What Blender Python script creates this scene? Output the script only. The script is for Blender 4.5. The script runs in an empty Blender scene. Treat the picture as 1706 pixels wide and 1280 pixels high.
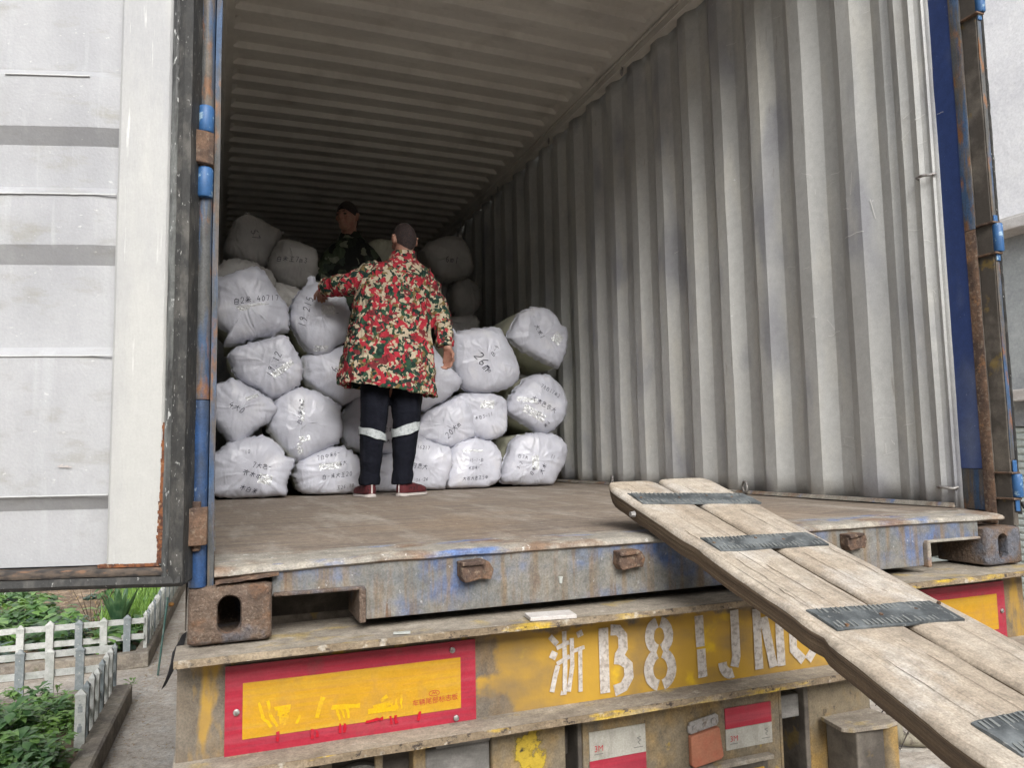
import bpy, bmesh, math, random
from mathutils import Vector, Matrix, noise
from mathutils.bvhtree import BVHTree
random.seed(7)
SC = bpy.context.scene
COL = SC.collection
R = math.radians

# ------------------------------------------------------------------ camera, world, sun, exposure
# world: X across the container, Y into it, Z up, container floor at z = 0, street at z = GZ
GZ = -1.45
CAM = Vector((0.0463, -1.7014, 0.2146))
YAW, PIT, ROL, FPX = 0.3722, 0.0906, -0.0187, 1266.6
fw = Vector((math.sin(YAW)*math.cos(PIT), math.cos(YAW)*math.cos(PIT), math.sin(PIT)))
rt0 = Vector((math.cos(YAW), -math.sin(YAW), 0)); up0 = rt0.cross(fw)
rt = math.cos(ROL)*rt0 + math.sin(ROL)*up0
up = -math.sin(ROL)*rt0 + math.cos(ROL)*up0
cd = bpy.data.cameras.new('camera'); cam = bpy.data.objects.new('camera', cd); COL.objects.link(cam)
cam.matrix_world = Matrix(((rt.x, up.x, -fw.x, CAM.x), (rt.y, up.y, -fw.y, CAM.y), (rt.z, up.z, -fw.z, CAM.z), (0, 0, 0, 1)))
cd.sensor_width = 36; cd.lens = 36*FPX/1706; cd.clip_start = 0.05; cd.clip_end = 500
SC.camera = cam
w = bpy.data.worlds.new("World"); SC.world = w; w.use_nodes = True
nt = w.node_tree
sky = nt.nodes.new('ShaderNodeTexSky'); sky.sky_type = 'NISHITA'; sky.sun_disc = False
SUN_EL, SUN_AZ = R(34), R(184)      # azimuth clockwise from +Y
sky.sun_elevation = SUN_EL; sky.sun_rotation = SUN_AZ; sky.air_density = 1.0; sky.dust_density = 4.0; sky.ozone_density = 1.0
hsv = nt.nodes.new('ShaderNodeHueSaturation'); hsv.inputs['Saturation'].default_value = 0.22
bg = nt.nodes['Background']; bg.inputs['Strength'].default_value = 0.15
nt.links.new(sky.outputs[0], hsv.inputs['Color']); nt.links.new(hsv.outputs[0], bg.inputs['Color'])
sl = bpy.data.lights.new('sun', 'SUN'); sl.energy = 1.5; sl.angle = R(40); sl.color = (1, 0.97, 0.93)
so = bpy.data.objects.new('sun', sl); COL.objects.link(so); so.location = (0, -5, 12)
sd = Vector((math.sin(SUN_AZ)*math.cos(SUN_EL), math.cos(SUN_AZ)*math.cos(SUN_EL), math.sin(SUN_EL)))
so.rotation_euler = sd.to_track_quat('Z', 'Y').to_euler()
SC.view_settings.view_transform = 'Standard'; SC.view_settings.look = 'None'
SC.view_settings.exposure = 1.02; SC.view_settings.gamma = 1
SC.cycles.max_bounces = 10; SC.cycles.diffuse_bounces = 7; SC.cycles.glossy_bounces = 4
SC.cycles.use_denoising = True; SC.cycles.sample_clamp_indirect = 8

def ray(x, y): return fw + rt*((x-853)/FPX) - up*((y-640)/FPX)
def atY(x, y, Y): d = ray(x, y); return CAM + d*((Y-CAM.y)/d.y)
def atX(x, y, X): d = ray(x, y); return CAM + d*((X-CAM.x)/d.x)
def atZ(x, y, Z): d = ray(x, y); return CAM + d*((Z-CAM.z)/d.z)

# ------------------------------------------------------------------ materials
def ramp_node(n, stops, interp='LINEAR'):
    r = n.nodes.new('ShaderNodeValToRGB'); r.color_ramp.interpolation = interp
    el = r.color_ramp.elements
    while len(el) < len(stops): el.new(0.5)
    for e, (p, c) in zip(el, stops):
        e.position = p; e.color = (*c, 1) if len(c) == 3 else c
    return r

def surface(name, base, layers=(), rough=0.6, metal=0.0, bump=(), spec=0.4, rvar=0.12, coat=0, grain=None):
    """layers: (colour, scale(x,y,z), low, high, detail[, amount]) noise-masked coats over base; bump: (scale(x,y,z), distance, detail)"""
    if grain is None: grain = .34 if len(layers) >= 3 else (.18 if layers else 0)
    m = bpy.data.materials.new(name); m.use_nodes = True; n = m.node_tree; L = n.links
    b = n.nodes['Principled BSDF']; b.inputs['Metallic'].default_value = metal; b.inputs['Specular IOR Level'].default_value = spec
    if coat: b.inputs['Coat Weight'].default_value = coat
    tc = n.nodes.new('ShaderNodeTexCoord')
    cur = n.nodes.new('ShaderNodeRGB'); cur.outputs[0].default_value = (*base, 1); cur = cur.outputs[0]
    seed = sum(ord(c) for c in name) % 97
    last = None
    for i, ly in enumerate(layers):
        col, sc, lo, hi, det = ly[:5]; amt = ly[5] if len(ly) > 5 else 1.0
        mp = n.nodes.new('ShaderNodeMapping'); mp.inputs['Scale'].default_value = sc; mp.inputs['Location'].default_value = (seed+i*3.7, i*1.9, seed*.3-i)
        L.new(tc.outputs['Object'], mp.inputs[0])
        no = n.nodes.new('ShaderNodeTexNoise'); no.inputs['Scale'].default_value = 1; no.inputs['Detail'].default_value = det; no.inputs['Roughness'].default_value = 0.6
        L.new(mp.outputs[0], no.inputs['Vector'])
        mr = n.nodes.new('ShaderNodeMapRange'); mr.inputs[1].default_value = lo; mr.inputs[2].default_value = hi; mr.inputs[4].default_value = amt
        L.new(no.outputs[0], mr.inputs[0])
        mx = n.nodes.new('ShaderNodeMix'); mx.data_type = 'RGBA'
        L.new(mr.outputs[0], mx.inputs[0]); L.new(cur, mx.inputs[6]); mx.inputs[7].default_value = (*col, 1)
        cur = mx.outputs[2]; last = mr.outputs[0]
    if grain:      # fine grit and mid-scale mottling of every worn surface
        for sc_, lo_, hi_, am_ in ((230, .30, .70, grain), (34, .34, .68, grain*.7)):
            no = n.nodes.new('ShaderNodeTexNoise'); no.inputs['Scale'].default_value = sc_; no.inputs['Detail'].default_value = 5; no.inputs['Roughness'].default_value = .7; L.new(tc.outputs['Object'], no.inputs['Vector'])
            mr = n.nodes.new('ShaderNodeMapRange'); mr.inputs[1].default_value = lo_; mr.inputs[2].default_value = hi_; mr.inputs[3].default_value = 1-am_; mr.inputs[4].default_value = 1+am_*.8; L.new(no.outputs[0], mr.inputs[0])
            vm_ = n.nodes.new('ShaderNodeVectorMath'); vm_.operation = 'SCALE'; L.new(cur, vm_.inputs[0]); L.new(mr.outputs[0], vm_.inputs['Scale']); cur = vm_.outputs[0]
    L.new(cur, b.inputs['Base Color'])
    if last is not None and rvar:
        mr = n.nodes.new('ShaderNodeMapRange'); mr.inputs[3].default_value = rough; mr.inputs[4].default_value = min(1, rough+rvar); L.new(last, mr.inputs[0]); L.new(mr.outputs[0], b.inputs['Roughness'])
    else: b.inputs['Roughness'].default_value = rough
    prev = None
    for i, (sc, dist, det) in enumerate(bump):
        mp = n.nodes.new('ShaderNodeMapping'); mp.inputs['Scale'].default_value = sc; mp.inputs['Location'].default_value = (i*5.1, seed, i)
        L.new(tc.outputs['Object'], mp.inputs[0])
        no = n.nodes.new('ShaderNodeTexNoise'); no.inputs['Scale'].default_value = 1; no.inputs['Detail'].default_value = det
        L.new(mp.outputs[0], no.inputs['Vector'])
        bp = n.nodes.new('ShaderNodeBump'); bp.inputs['Distance'].default_value = dist; bp.inputs['Strength'].default_value = 1
        L.new(no.outputs[0], bp.inputs['Height'])
        if prev: L.new(prev, bp.inputs['Normal'])
        prev = bp.outputs[0]
    if prev: L.new(prev, b.inputs['Normal'])
    return m

M = {}
RUST = (0.16, 0.075, 0.04); RUSTD = (0.07, 0.038, 0.026)
M['wall'] = surface('grey_wall_paint', (0.51, 0.515, 0.50), [
    ((0.38, 0.38, 0.37), (1.2, 1.3, 0.7), 0.46, 0.66, 3, .7),
    ((0.27, 0.275, 0.31), (3, 3.5, 1.6), 0.54, 0.68, 2, .7),
    ((0.57, 0.56, 0.51), (6, 8, 2.0), 0.52, 0.68, 3, .6),
    ((0.23, 0.2, 0.17), (40, 40, 6), 0.66, 0.74, 4, .5),
    ((0.7, 0.7, 0.7), (9, 26, 40), 0.72, 0.745, 5, .9)], grain=.12, rough=0.42, bump=[((3, 3, 1.5), 0.006, 2), ((90, 90, 60), 0.0006, 2)], rvar=.2)
M['roof'] = surface('grey_roof_paint', (0.66, 0.63, 0.57), [
    ((0.58, 0.55, 0.50), (1.5, 3, 1), 0.4, 0.65, 3), ((0.42, 0.39, 0.34), (3, 3, 2), 0.55, 0.7, 4, .5)], rough=0.55, grain=.06, bump=[((2, 4, 2), 0.003, 2)])
M['floorw'] = surface('container_floor_wood', (0.235, 0.19, 0.15), [
    ((0.145, 0.12, 0.10), (2.5, 22, 2), 0.44, 0.64, 6, .8),
    ((0.36, 0.325, 0.28), (9, 1.6, 2), 0.5, 0.68, 6, .75),
    ((0.26, 0.19, 0.13), (1.2, 1.2, 1), 0.55, 0.7, 4, .6),
    ((0.46, 0.43, 0.38), (50, 16, 10), 0.66, 0.72, 5, .8)], rough=0.75, bump=[((60, 8, 10), 0.002, 4)])
M['bluepaint'] = surface('worn_blue_paint', (0.022, 0.06, 0.155), [
    ((0.05, 0.06, 0.075), (9, 9, 4), 0.45, 0.62, 5, .8), ((0.25, 0.3, 0.36), (60, 60, 30), 0.62, 0.69, 5, .7), (RUST, (22, 22, 5), 0.67, 0.72, 5)], rough=0.45, bump=[((60, 60, 30), 0.0008, 3)])
M['bluelight'] = surface('sky_blue_paint', (0.03, 0.10, 0.24), [((0.3, 0.42, 0.5), (50, 50, 60), 0.58, 0.66, 4, .8), (RUST, (40, 40, 20), 0.66, 0.7, 4)], rough=0.5)
M['navypaint'] = surface('navy_post_paint', (0.035, 0.065, 0.20), [
    ((0.13, 0.16, 0.25), (5, 5, 2.2), 0.50, 0.70, 2, .8), ((0.3, 0.34, 0.42), (60, 60, 40), 0.68, 0.72, 5, .7)], rough=0.5)
M['greypost'] = surface('dirty_post_metal', (0.072, 0.074, 0.074), [
    ((0.035, 0.075, 0.15), (16, 16, 2.2), 0.46, 0.56, 5, .95), ((0.11, 0.085, 0.06), (40, 40, 5), 0.48, 0.60, 5, .85), ((0.2, 0.085, 0.03), (26, 26, 9), 0.55, 0.64, 5, .85), ((0.06, 0.05, 0.045), (30, 30, 5), 0.62, 0.7, 3, .7)], rough=0.6, bump=[((60, 60, 12), 0.0015, 3)])
M['rust'] = surface('rusty_steel', (0.14, 0.085, 0.055), [
    ((0.07, 0.046, 0.036), (18, 18, 12), 0.42, 0.6, 5), ((0.22, 0.17, 0.125), (90, 90, 90), 0.54, 0.66, 4, .7), ((0.30, 0.15, 0.06), (12, 12, 12), 0.62, 0.7, 4, .7)], rough=0.85, bump=[((110, 110, 110), 0.003, 4)])
M['casting'] = surface('corroded_casting', (0.125, 0.088, 0.064), [
    ((0.095, 0.066, 0.05), (9, 9, 9), 0.4, 0.6, 5), ((0.24, 0.195, 0.155), (190, 190, 190), 0.54, 0.68, 4, .55), ((0.10, 0.12, 0.155), (9, 9, 7), 0.54, 0.66, 4, .7), ((0.17, 0.08, 0.035), (12, 12, 14), 0.55, 0.68, 5, .7), ((0.05, 0.035, 0.03), (50, 50, 60), 0.62, 0.7, 4, .8)], rough=0.85, bump=[((70, 70, 70), 0.006, 5), ((240, 240, 240), 0.002, 2)])
M['sill'] = surface('sill_blue_grey', (0.145, 0.15, 0.15), [
    ((0.055, 0.11, 0.27), (4.2, 3, 5), 0.47, 0.60, 4, .9), ((0.20, 0.185, 0.155), (5, 6, 6), 0.44, 0.60, 5, .85), ((0.17, 0.125, 0.08), (26, 12, 2.2), 0.5, 0.62, 6, .85), ((0.12, 0.065, 0.035), (40, 12, 3.5), 0.60, 0.68, 6, .85),
    ((0.155, 0.115, 0.085), (30, 12, 7), 0.58, 0.70, 6, .8), ((0.42, 0.42, 0.42), (80, 40, 60), 0.67, 0.72, 5, .7)], rough=0.6, bump=[((60, 60, 60), 0.0012, 4)])
M['silltop'] = surface('sill_top_dusty', (0.27, 0.25, 0.215), [
    ((0.10, 0.17, 0.36), (5, 14, 10), 0.56, 0.66, 5, .9), ((0.19, 0.115, 0.07), (6, 9, 9), 0.48, 0.62, 6, .85), ((0.42, 0.38, 0.31), (14, 30, 20), 0.55, 0.68, 5, .7), ((0.6, 0.58, 0.55), (70, 50, 50), 0.65, 0.70, 5, .8)], rough=0.75, bump=[((80, 80, 60), 0.002, 4)])
M['doorpaint'] = surface('door_inner_paint', (0.34, 0.345, 0.355), [
    ((0.255, 0.26, 0.275), (3, 3, 1.4), 0.45, 0.65, 4, .8), ((0.21, 0.21, 0.195), (2.2, 2.2, 1.1), 0.56, 0.72, 5, .6), ((0.22, 0.215, 0.18), (9, 9, 24), 0.54, 0.72, 6, .6), ((0.38, 0.39, 0.40), (26, 26, 1.6), 0.56, 0.7, 5, .6), ((0.5, 0.5, 0.5), (60, 60, 90), 0.66, 0.72, 5, .7)], grain=.05, rough=0.55, bump=[((2.5, 2.5, 2.5), 0.008, 2), ((160, 160, 160), 0.0007, 2)])
M['doorrust'] = surface('door_frame_paint', (0.385, 0.385, 0.37), [
    ((0.285, 0.29, 0.30), (5, 5, 1.2), 0.45, 0.62, 4, .8), ((0.6, 0.6, 0.59), (70, 70, 4), 0.64, 0.7, 5, .6)], grain=.05, rough=0.5, bump=[((140, 140, 40), 0.0008, 3)])
M['rubber'] = surface('dusty_black_rubber', (0.028, 0.028, 0.027), [((0.10, 0.095, 0.085), (30, 30, 16), 0.5, 0.68, 5, .7), ((0.4, 0.4, 0.38), (160, 160, 70), 0.64, 0.7, 5, .8)], rough=0.7, bump=[((120, 120, 60), 0.002, 4)])
M['yellow'] = surface('weathered_yellow', (0.19, 0.155, 0.105), [
    ((0.34, 0.205, 0.045), (5, 5, 4), 0.48, 0.64, 5, .7), ((0.14, 0.125, 0.10), (9, 9, 3), 0.5, 0.66, 5, .8), ((0.58, 0.38, 0.02), (9, 9, 9), 0.64, 0.70, 5, .85),
    ((0.08, 0.065, 0.05), (50, 50, 26), 0.62, 0.7, 4, .7)], rough=0.65, bump=[((80, 80, 80), 0.0012, 4)])
M['dust'] = surface('dusty_flange', (0.30, 0.265, 0.215), [
    ((0.21, 0.18, 0.145), (5, 12, 4), 0.42, 0.6, 5), ((0.40, 0.29, 0.08), (8, 12, 6), 0.58, 0.68, 5, .6), ((0.44, 0.41, 0.36), (26, 50, 20), 0.6, 0.7, 5, .6)], rough=0.9, bump=[((90, 90, 90), 0.002, 4)])
M['edge'] = surface('chipped_flange_edge', (0.19, 0.145, 0.095), [
    ((0.46, 0.31, 0.04), (7, 9, 30), 0.54, 0.64, 5), ((0.055, 0.042, 0.034), (60, 60, 90), 0.585, 0.64, 5), ((0.34, 0.28, 0.2), (6, 20, 20), 0.5, 0.66, 5, .7), ((0.45, 0.42, 0.36), (30, 30, 30), 0.6, 0.68, 4, .7)], rough=0.85, bump=[((90, 90, 90), 0.004, 4)])
M['chassis'] = surface('grimy_chassis', (0.075, 0.065, 0.055), [((0.17, 0.15, 0.125), (6, 6, 6), 0.48, 0.65, 5), ((0.25, 0.17, 0.04), (12, 12, 12), 0.63, 0.7, 4, .6)], rough=0.85)
M['greylens'] = surface('dusty_lamp_grey', (0.16, 0.155, 0.145), [((0.26, 0.25, 0.235), (12, 12, 40), 0.45, 0.65, 5)], rough=0.5, bump=[((30, 30, 60), 0.002, 2)])
M['plank'] = surface('weathered_plank', (0.385, 0.325, 0.255), [
    ((0.32, 0.265, 0.205), (11, 2.6, 3), 0.40, 0.62, 7, .8), ((0.48, 0.45, 0.41), (7, 5, 3), 0.50, 0.66, 6, .8), ((0.47, 0.43, 0.37), (5, 1.4, 3), 0.48, 0.66, 5, .7), ((0.22, 0.175, 0.13), (120, 2.2, 10), 0.56, 0.68, 5, .6),
    ((0.035, 0.028, 0.02), (150, .9, 10), 0.665, 0.69, 3, .9), ((0.23, 0.19, 0.15), (9, 5, 8), 0.60, 0.72, 6, .6), ((0.16, 0.13, 0.10), (60, 30, 20), 0.66, 0.72, 5, .7)], rough=0.8, bump=[((130, 3.5, 40), 0.003, 4), ((6, 3, 4), 0.004, 2)])
M['plankside'] = surface('dark_plank_edge', (0.125, 0.088, 0.056), [
    ((0.07, 0.048, 0.032), (3, 1.2, 60), 0.42, 0.6, 5, .9), ((0.30, 0.235, 0.155), (4, 1.2, 130), 0.58, 0.70, 5, .7)], rough=0.9, bump=[((10, 1.6, 150), 0.008, 5)])
M['strip'] = surface('ribbed_rubber_strip', (0.055, 0.062, 0.066), [((0.15, 0.165, 0.17), (12, 12, 12), 0.42, 0.62, 4), ((0.33, 0.33, 0.31), (140, 60, 90), 0.62, 0.7, 4, .8)], rough=0.6, bump=[((90, 90, 90), 0.002, 3)])
M['navytrouser'] = surface('navy_trousers', (0.006, 0.007, 0.012), [((0.014, 0.015, 0.022), (14, 14, 6), 0.5, 0.7, 3)], rough=0.9, bump=[((12, 12, 20), 0.012, 3)], spec=.15)
M['reflectband'] = surface('reflective_band', (0.42, 0.45, 0.46), [((0.3, 0.33, 0.34), (60, 60, 60), 0.5, 0.6, 3)], rough=0.4)
M['redshoe'] = surface('dark_red_canvas', (0.075, 0.009, 0.012), [((0.03, 0.006, 0.008), (60, 60, 60), 0.5, 0.65, 3)], rough=0.8)
M['white'] = surface('white_rubber_sole', (0.42, 0.38, 0.36), [((0.4, 0.37, 0.34), (40, 40, 40), 0.5, 0.65, 3)], rough=0.7)
M['blacktextile'] = surface('black_textile', (0.012, 0.012, 0.014), rough=0.8)
M['skin'] = surface('skin', (0.33, 0.175, 0.125), [((0.27, 0.125, 0.09), (20, 20, 20), 0.45, 0.65, 3)], rough=0.55, bump=[((150, 150, 150), 0.0006, 2)])
M['hair'] = surface('short_black_hair', (0.022, 0.017, 0.016), [((0.05, 0.035, 0.03), (200, 200, 200), 0.5, 0.6, 2)], rough=0.7, bump=[((260, 260, 160), 0.003, 3)])
M['cropped'] = surface('cropped_grey_hair', (0.022, 0.016, 0.017), [((0.07, 0.042, 0.036), (190, 190, 190), 0.5, 0.62, 2)], rough=0.8, bump=[((260, 260, 200), 0.003, 2)])
M['ink'] = surface('black_marker_ink', (0.035, 0.035, 0.055), rough=0.6)
M['redink'] = surface('red_ink', (0.35, 0.02, 0.03), rough=0.5)
M['greyink'] = surface('grey_print', (0.12, 0.12, 0.12), rough=0.5)
M['eye'] = surface('eye', (0.04, 0.03, 0.025), rough=0.2)
M['redreflect'] = surface('dull_red_reflector', (0.33, 0.018, 0.038), [((0.36, 0.05, 0.07), (2, 2, 50), 0.44, 0.62, 4, .7), ((0.2, 0.05, 0.05), (30, 30, 12), 0.56, 0.7, 5, .5), ((0.26, 0.03, 0.05), (6, 6, 120), 0.5, 0.66, 3, .6)], grain=.13, rough=0.4, bump=[((120, 120, 200), 0.0006, 2)])
M['yelreflect'] = surface('amber_reflector', (0.47, 0.25, 0.012), [((0.48, 0.29, 0.03), (2, 2, 60), 0.45, 0.62, 4, .7), ((0.36, 0.2, 0.06), (26, 26, 12), 0.52, 0.7, 5, .5), ((0.42, 0.22, 0.04), (6, 6, 130), 0.5, 0.66, 3, .6)], grain=.10, rough=0.4, bump=[((120, 120, 200), 0.0006, 2)])
M['whitereflect'] = surface('white_reflective_tape', (0.37, 0.36, 0.32), [((0.26, 0.25, 0.21), (25, 25, 12), 0.45, 0.65, 5)], rough=0.5)
M['orange'] = surface('faded_orange_lens', (0.36, 0.145, 0.085), [((0.36, 0.12, 0.07), (25, 25, 25), 0.45, 0.65, 4)], rough=0.55, bump=[((50, 50, 50), 0.001, 3)])
M['steel'] = surface('zinc_steel', (0.33, 0.32, 0.31), [((0.2, 0.17, 0.15), (80, 80, 80), 0.52, 0.64, 4)], rough=0.45, metal=.5)
M['plateyellow'] = surface('number_plate_yellow', (0.55, 0.32, 0.04), [((0.40, 0.25, 0.07), (20, 20, 12), 0.5, 0.65, 4)], rough=0.5)
M['whitepaint'] = surface('old_white_plastic', (0.50, 0.51, 0.49), [((0.36, 0.38, 0.35), (14, 14, 14), 0.46, 0.66, 4), ((0.22, 0.21, 0.17), (30, 30, 30), .62, .7, 4, .6)], rough=0.65, bump=[((60, 60, 60), 0.001, 3)])
M['greyplastic'] = surface('grey_plastic_post', (0.22, 0.25, 0.26), [((0.32, 0.34, 0.34), (20, 20, 20), 0.5, 0.66, 4)], rough=0.7)
M['concrete'] = surface('pale_concrete', (0.47, 0.425, 0.37), [((0.36, 0.32, 0.275), (0.9, 0.9, 0.9), 0.42, 0.65, 6), ((0.27, 0.235, 0.195), (3.2, 2.2, 3), 0.55, 0.68, 6, .7), ((0.57, 0.555, 0.52), (7, 7, 7), 0.5, 0.7, 5, .7), ((0.2, 0.17, 0.14), (26, 26, 26), 0.60, 0.70, 5, .7)], rough=0.9, bump=[((5, 9, 5), 0.03, 4), ((60, 60, 60), 0.005, 5)])
M['kerb'] = surface('kerb_concrete', (0.30, 0.265, 0.215), [((0.19, 0.165, 0.14), (4, 4, 6), 0.42, 0.6, 5), ((0.36, 0.34, 0.30), (12, 12, 12), 0.55, 0.7, 5, .7), ((0.10, 0.12, 0.05), (8, 8, 8), 0.66, 0.74, 4, .5)], rough=0.95, bump=[((70, 70, 70), 0.004, 5)])
M['soil'] = surface('garden_soil', (0.14, 0.10, 0.07), [((0.30, 0.22, 0.15), (6, 6, 6), 0.48, 0.62, 6), ((0.42, 0.34, 0.22), (22, 22, 22), 0.56, 0.66, 5)], rough=1, bump=[((30, 30, 30), 0.02, 5)])
M['plaster'] = surface('white_plaster', (0.78, 0.78, 0.79), [((0.68, 0.68, 0.70), (1.2, 1.2, 1.6), 0.42, 0.62, 6), ((0.82, 0.82, 0.82), (7, 7, 7), 0.5, 0.7, 5, .7)], rough=0.9, bump=[((14, 14, 14), 0.006, 5)])
M['greyrender'] = surface('grey_render', (0.36, 0.38, 0.38), [((0.28, 0.29, 0.30), (1.2, 1.2, 1.6), 0.42, 0.62, 5), ((0.45, 0.46, 0.46), (7, 7, 9), 0.5, 0.7, 5, .7)], rough=0.9)
M['ledge'] = surface('ledge_concrete', (0.52, 0.50, 0.48), [((0.42, 0.38, 0.35), (3, 3, 9), 0.45, 0.65, 5)], rough=0.9)
M['shutter'] = surface('pale_green_shutter', (0.50, 0.55, 0.52), [((0.42, 0.46, 0.44), (4, 4, 4), 0.45, 0.65, 4)], rough=0.6)
M['wire'] = surface('rusty_wire', (0.05, 0.04, 0.035), rough=0.8)
M['pipe'] = surface('bent_pipe', (0.22, 0.20, 0.15), [((0.12, 0.1, 0.08), (20, 20, 20), 0.5, 0.6, 4)], rough=0.7)
M['tyre'] = surface('tyre_rubber', (0.03, 0.03, 0.03), [((0.1, 0.09, 0.08), (10, 10, 10), 0.5, 0.65, 4)], rough=0.85)
M['greenpole'] = surface('green_pole', (0.03, 0.09, 0.075), [((0.12, 0.16, 0.14), (30, 30, 8), 0.5, 0.65, 4)], rough=0.6)
M['dryleaf'] = surface('dry_leaf', (0.36, 0.26, 0.13), [((0.22, 0.13, 0.07), (30, 30, 30), 0.45, 0.6, 3)], rough=0.9)
M['wirebrown'] = surface('brown_stem', (0.10, 0.07, 0.045), rough=0.9)

def leaf_mat(name, c1, c2, rough=0.5):
    m = surface(name, c1, [(c2, (14, 14, 14), 0.42, 0.60, 2)], rough=rough)
    m.node_tree.nodes['Principled BSDF'].inputs['Subsurface Weight'].default_value = 0
    b = m.node_tree.nodes['Principled BSDF']; tr = m.node_tree.nodes.new('ShaderNodeBsdfTranslucent'); tr.inputs[0].default_value = (c2[0]*1.6, c2[1]*1.6, c2[2]*.8, 1)
    mx = m.node_tree.nodes.new('ShaderNodeMixShader'); mx.inputs[0].default_value = .25
    out = m.node_tree.nodes['Material Output']
    m.node_tree.links.new(b.outputs[0], mx.inputs[1]); m.node_tree.links.new(tr.outputs[0], mx.inputs[2]); m.node_tree.links.new(mx.outputs[0], out.inputs[0])
    return m
M['leaf'] = leaf_mat('green_leaf', (0.09, 0.19, 0.05), (0.20, 0.34, 0.11))
M['leafdark'] = leaf_mat('dark_green_leaf', (0.05, 0.115, 0.045), (0.11, 0.21, 0.08))
M['leafblue'] = leaf_mat('blue_green_leaf', (0.05, 0.09, 0.075), (0.12, 0.18, 0.15))
M['grass'] = leaf_mat('bright_grass_blade', (0.13, 0.26, 0.05), (0.22, 0.36, 0.09))
M['aloe'] = leaf_mat('aloe_leaf', (0.04, 0.10, 0.05), (0.10, 0.18, 0.09))

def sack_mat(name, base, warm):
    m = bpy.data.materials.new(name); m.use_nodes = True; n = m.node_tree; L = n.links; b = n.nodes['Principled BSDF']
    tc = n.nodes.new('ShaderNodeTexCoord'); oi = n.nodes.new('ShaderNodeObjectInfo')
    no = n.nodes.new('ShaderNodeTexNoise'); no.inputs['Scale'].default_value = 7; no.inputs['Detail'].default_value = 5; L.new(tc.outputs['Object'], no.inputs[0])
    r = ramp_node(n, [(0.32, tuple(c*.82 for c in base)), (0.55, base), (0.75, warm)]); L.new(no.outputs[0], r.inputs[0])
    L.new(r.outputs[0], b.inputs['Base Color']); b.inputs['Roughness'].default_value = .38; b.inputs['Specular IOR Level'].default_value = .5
    # crinkles: stretched, distorted noise + weave
    mp = n.nodes.new('ShaderNodeMapping'); mp.inputs['Scale'].default_value = (11, 6, 4.5); L.new(tc.outputs['Object'], mp.inputs[0])
    n1 = n.nodes.new('ShaderNodeTexNoise'); n1.noise_type = 'RIDGED_MULTIFRACTAL' if hasattr(n1, 'noise_type') else None
    n1.inputs['Scale'].default_value = 1.3; n1.inputs['Detail'].default_value = 4; n1.inputs['Distortion'].default_value = 1.4; L.new(mp.outputs[0], n1.inputs['Vector'])
    b1 = n.nodes.new('ShaderNodeBump'); b1.inputs['Distance'].default_value = .014; b1.inputs['Strength'].default_value = .6; L.new(n1.outputs[0], b1.inputs['Height'])
    n2 = n.nodes.new('ShaderNodeTexNoise'); n2.inputs['Scale'].default_value = 55; n2.inputs['Detail'].default_value = 3; L.new(tc.outputs['Object'], n2.inputs['Vector'])
    b2 = n.nodes.new('ShaderNodeBump'); b2.inputs['Distance'].default_value = .0022; L.new(n2.outputs[0], b2.inputs['Height']); L.new(b1.outputs[0], b2.inputs['Normal'])
    L.new(b2.outputs[0], b.inputs['Normal'])
    return m
M['sack'] = sack_mat('woven_sack_white', (0.54, 0.55, 0.615), (0.62, 0.62, 0.655))
M['sackside'] = sack_mat('woven_sack_side', (0.50, 0.50, 0.40), (0.60, 0.60, 0.48))
M['sackdim'] = sack_mat('woven_sack_dimmed', (0.40, 0.385, 0.37), (0.46, 0.43, 0.41))  # darker sack colour for the back rows: dim interior light painted in
def tape_mat():
    m = bpy.data.materials.new('clear_tape'); m.use_nodes = True; n = m.node_tree; L = n.links; b = n.nodes['Principled BSDF']
    b.inputs['Base Color'].default_value = (0.80, 0.82, 0.84, 1); b.inputs['Roughness'].default_value = .10; b.inputs['Specular IOR Level'].default_value = 1; b.inputs['Coat Weight'].default_value = 1; b.inputs['Coat IOR'].default_value = 1.8; b.inputs['Metallic'].default_value = .28
    tc = n.nodes.new('ShaderNodeTexCoord'); no = n.nodes.new('ShaderNodeTexNoise'); no.inputs['Scale'].default_value = 60; no.inputs['Detail'].default_value = 3; no.inputs['Distortion'].default_value = 1
    L.new(tc.outputs['Object'], no.inputs[0]); bp = n.nodes.new('ShaderNodeBump'); bp.inputs['Distance'].default_value = .013; L.new(no.outputs[0], bp.inputs['Height']); L.new(bp.outputs[0], b.inputs['Normal']); L.new(bp.outputs[0], b.inputs['Coat Normal'])
    return m
M['tape'] = tape_mat()

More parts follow.
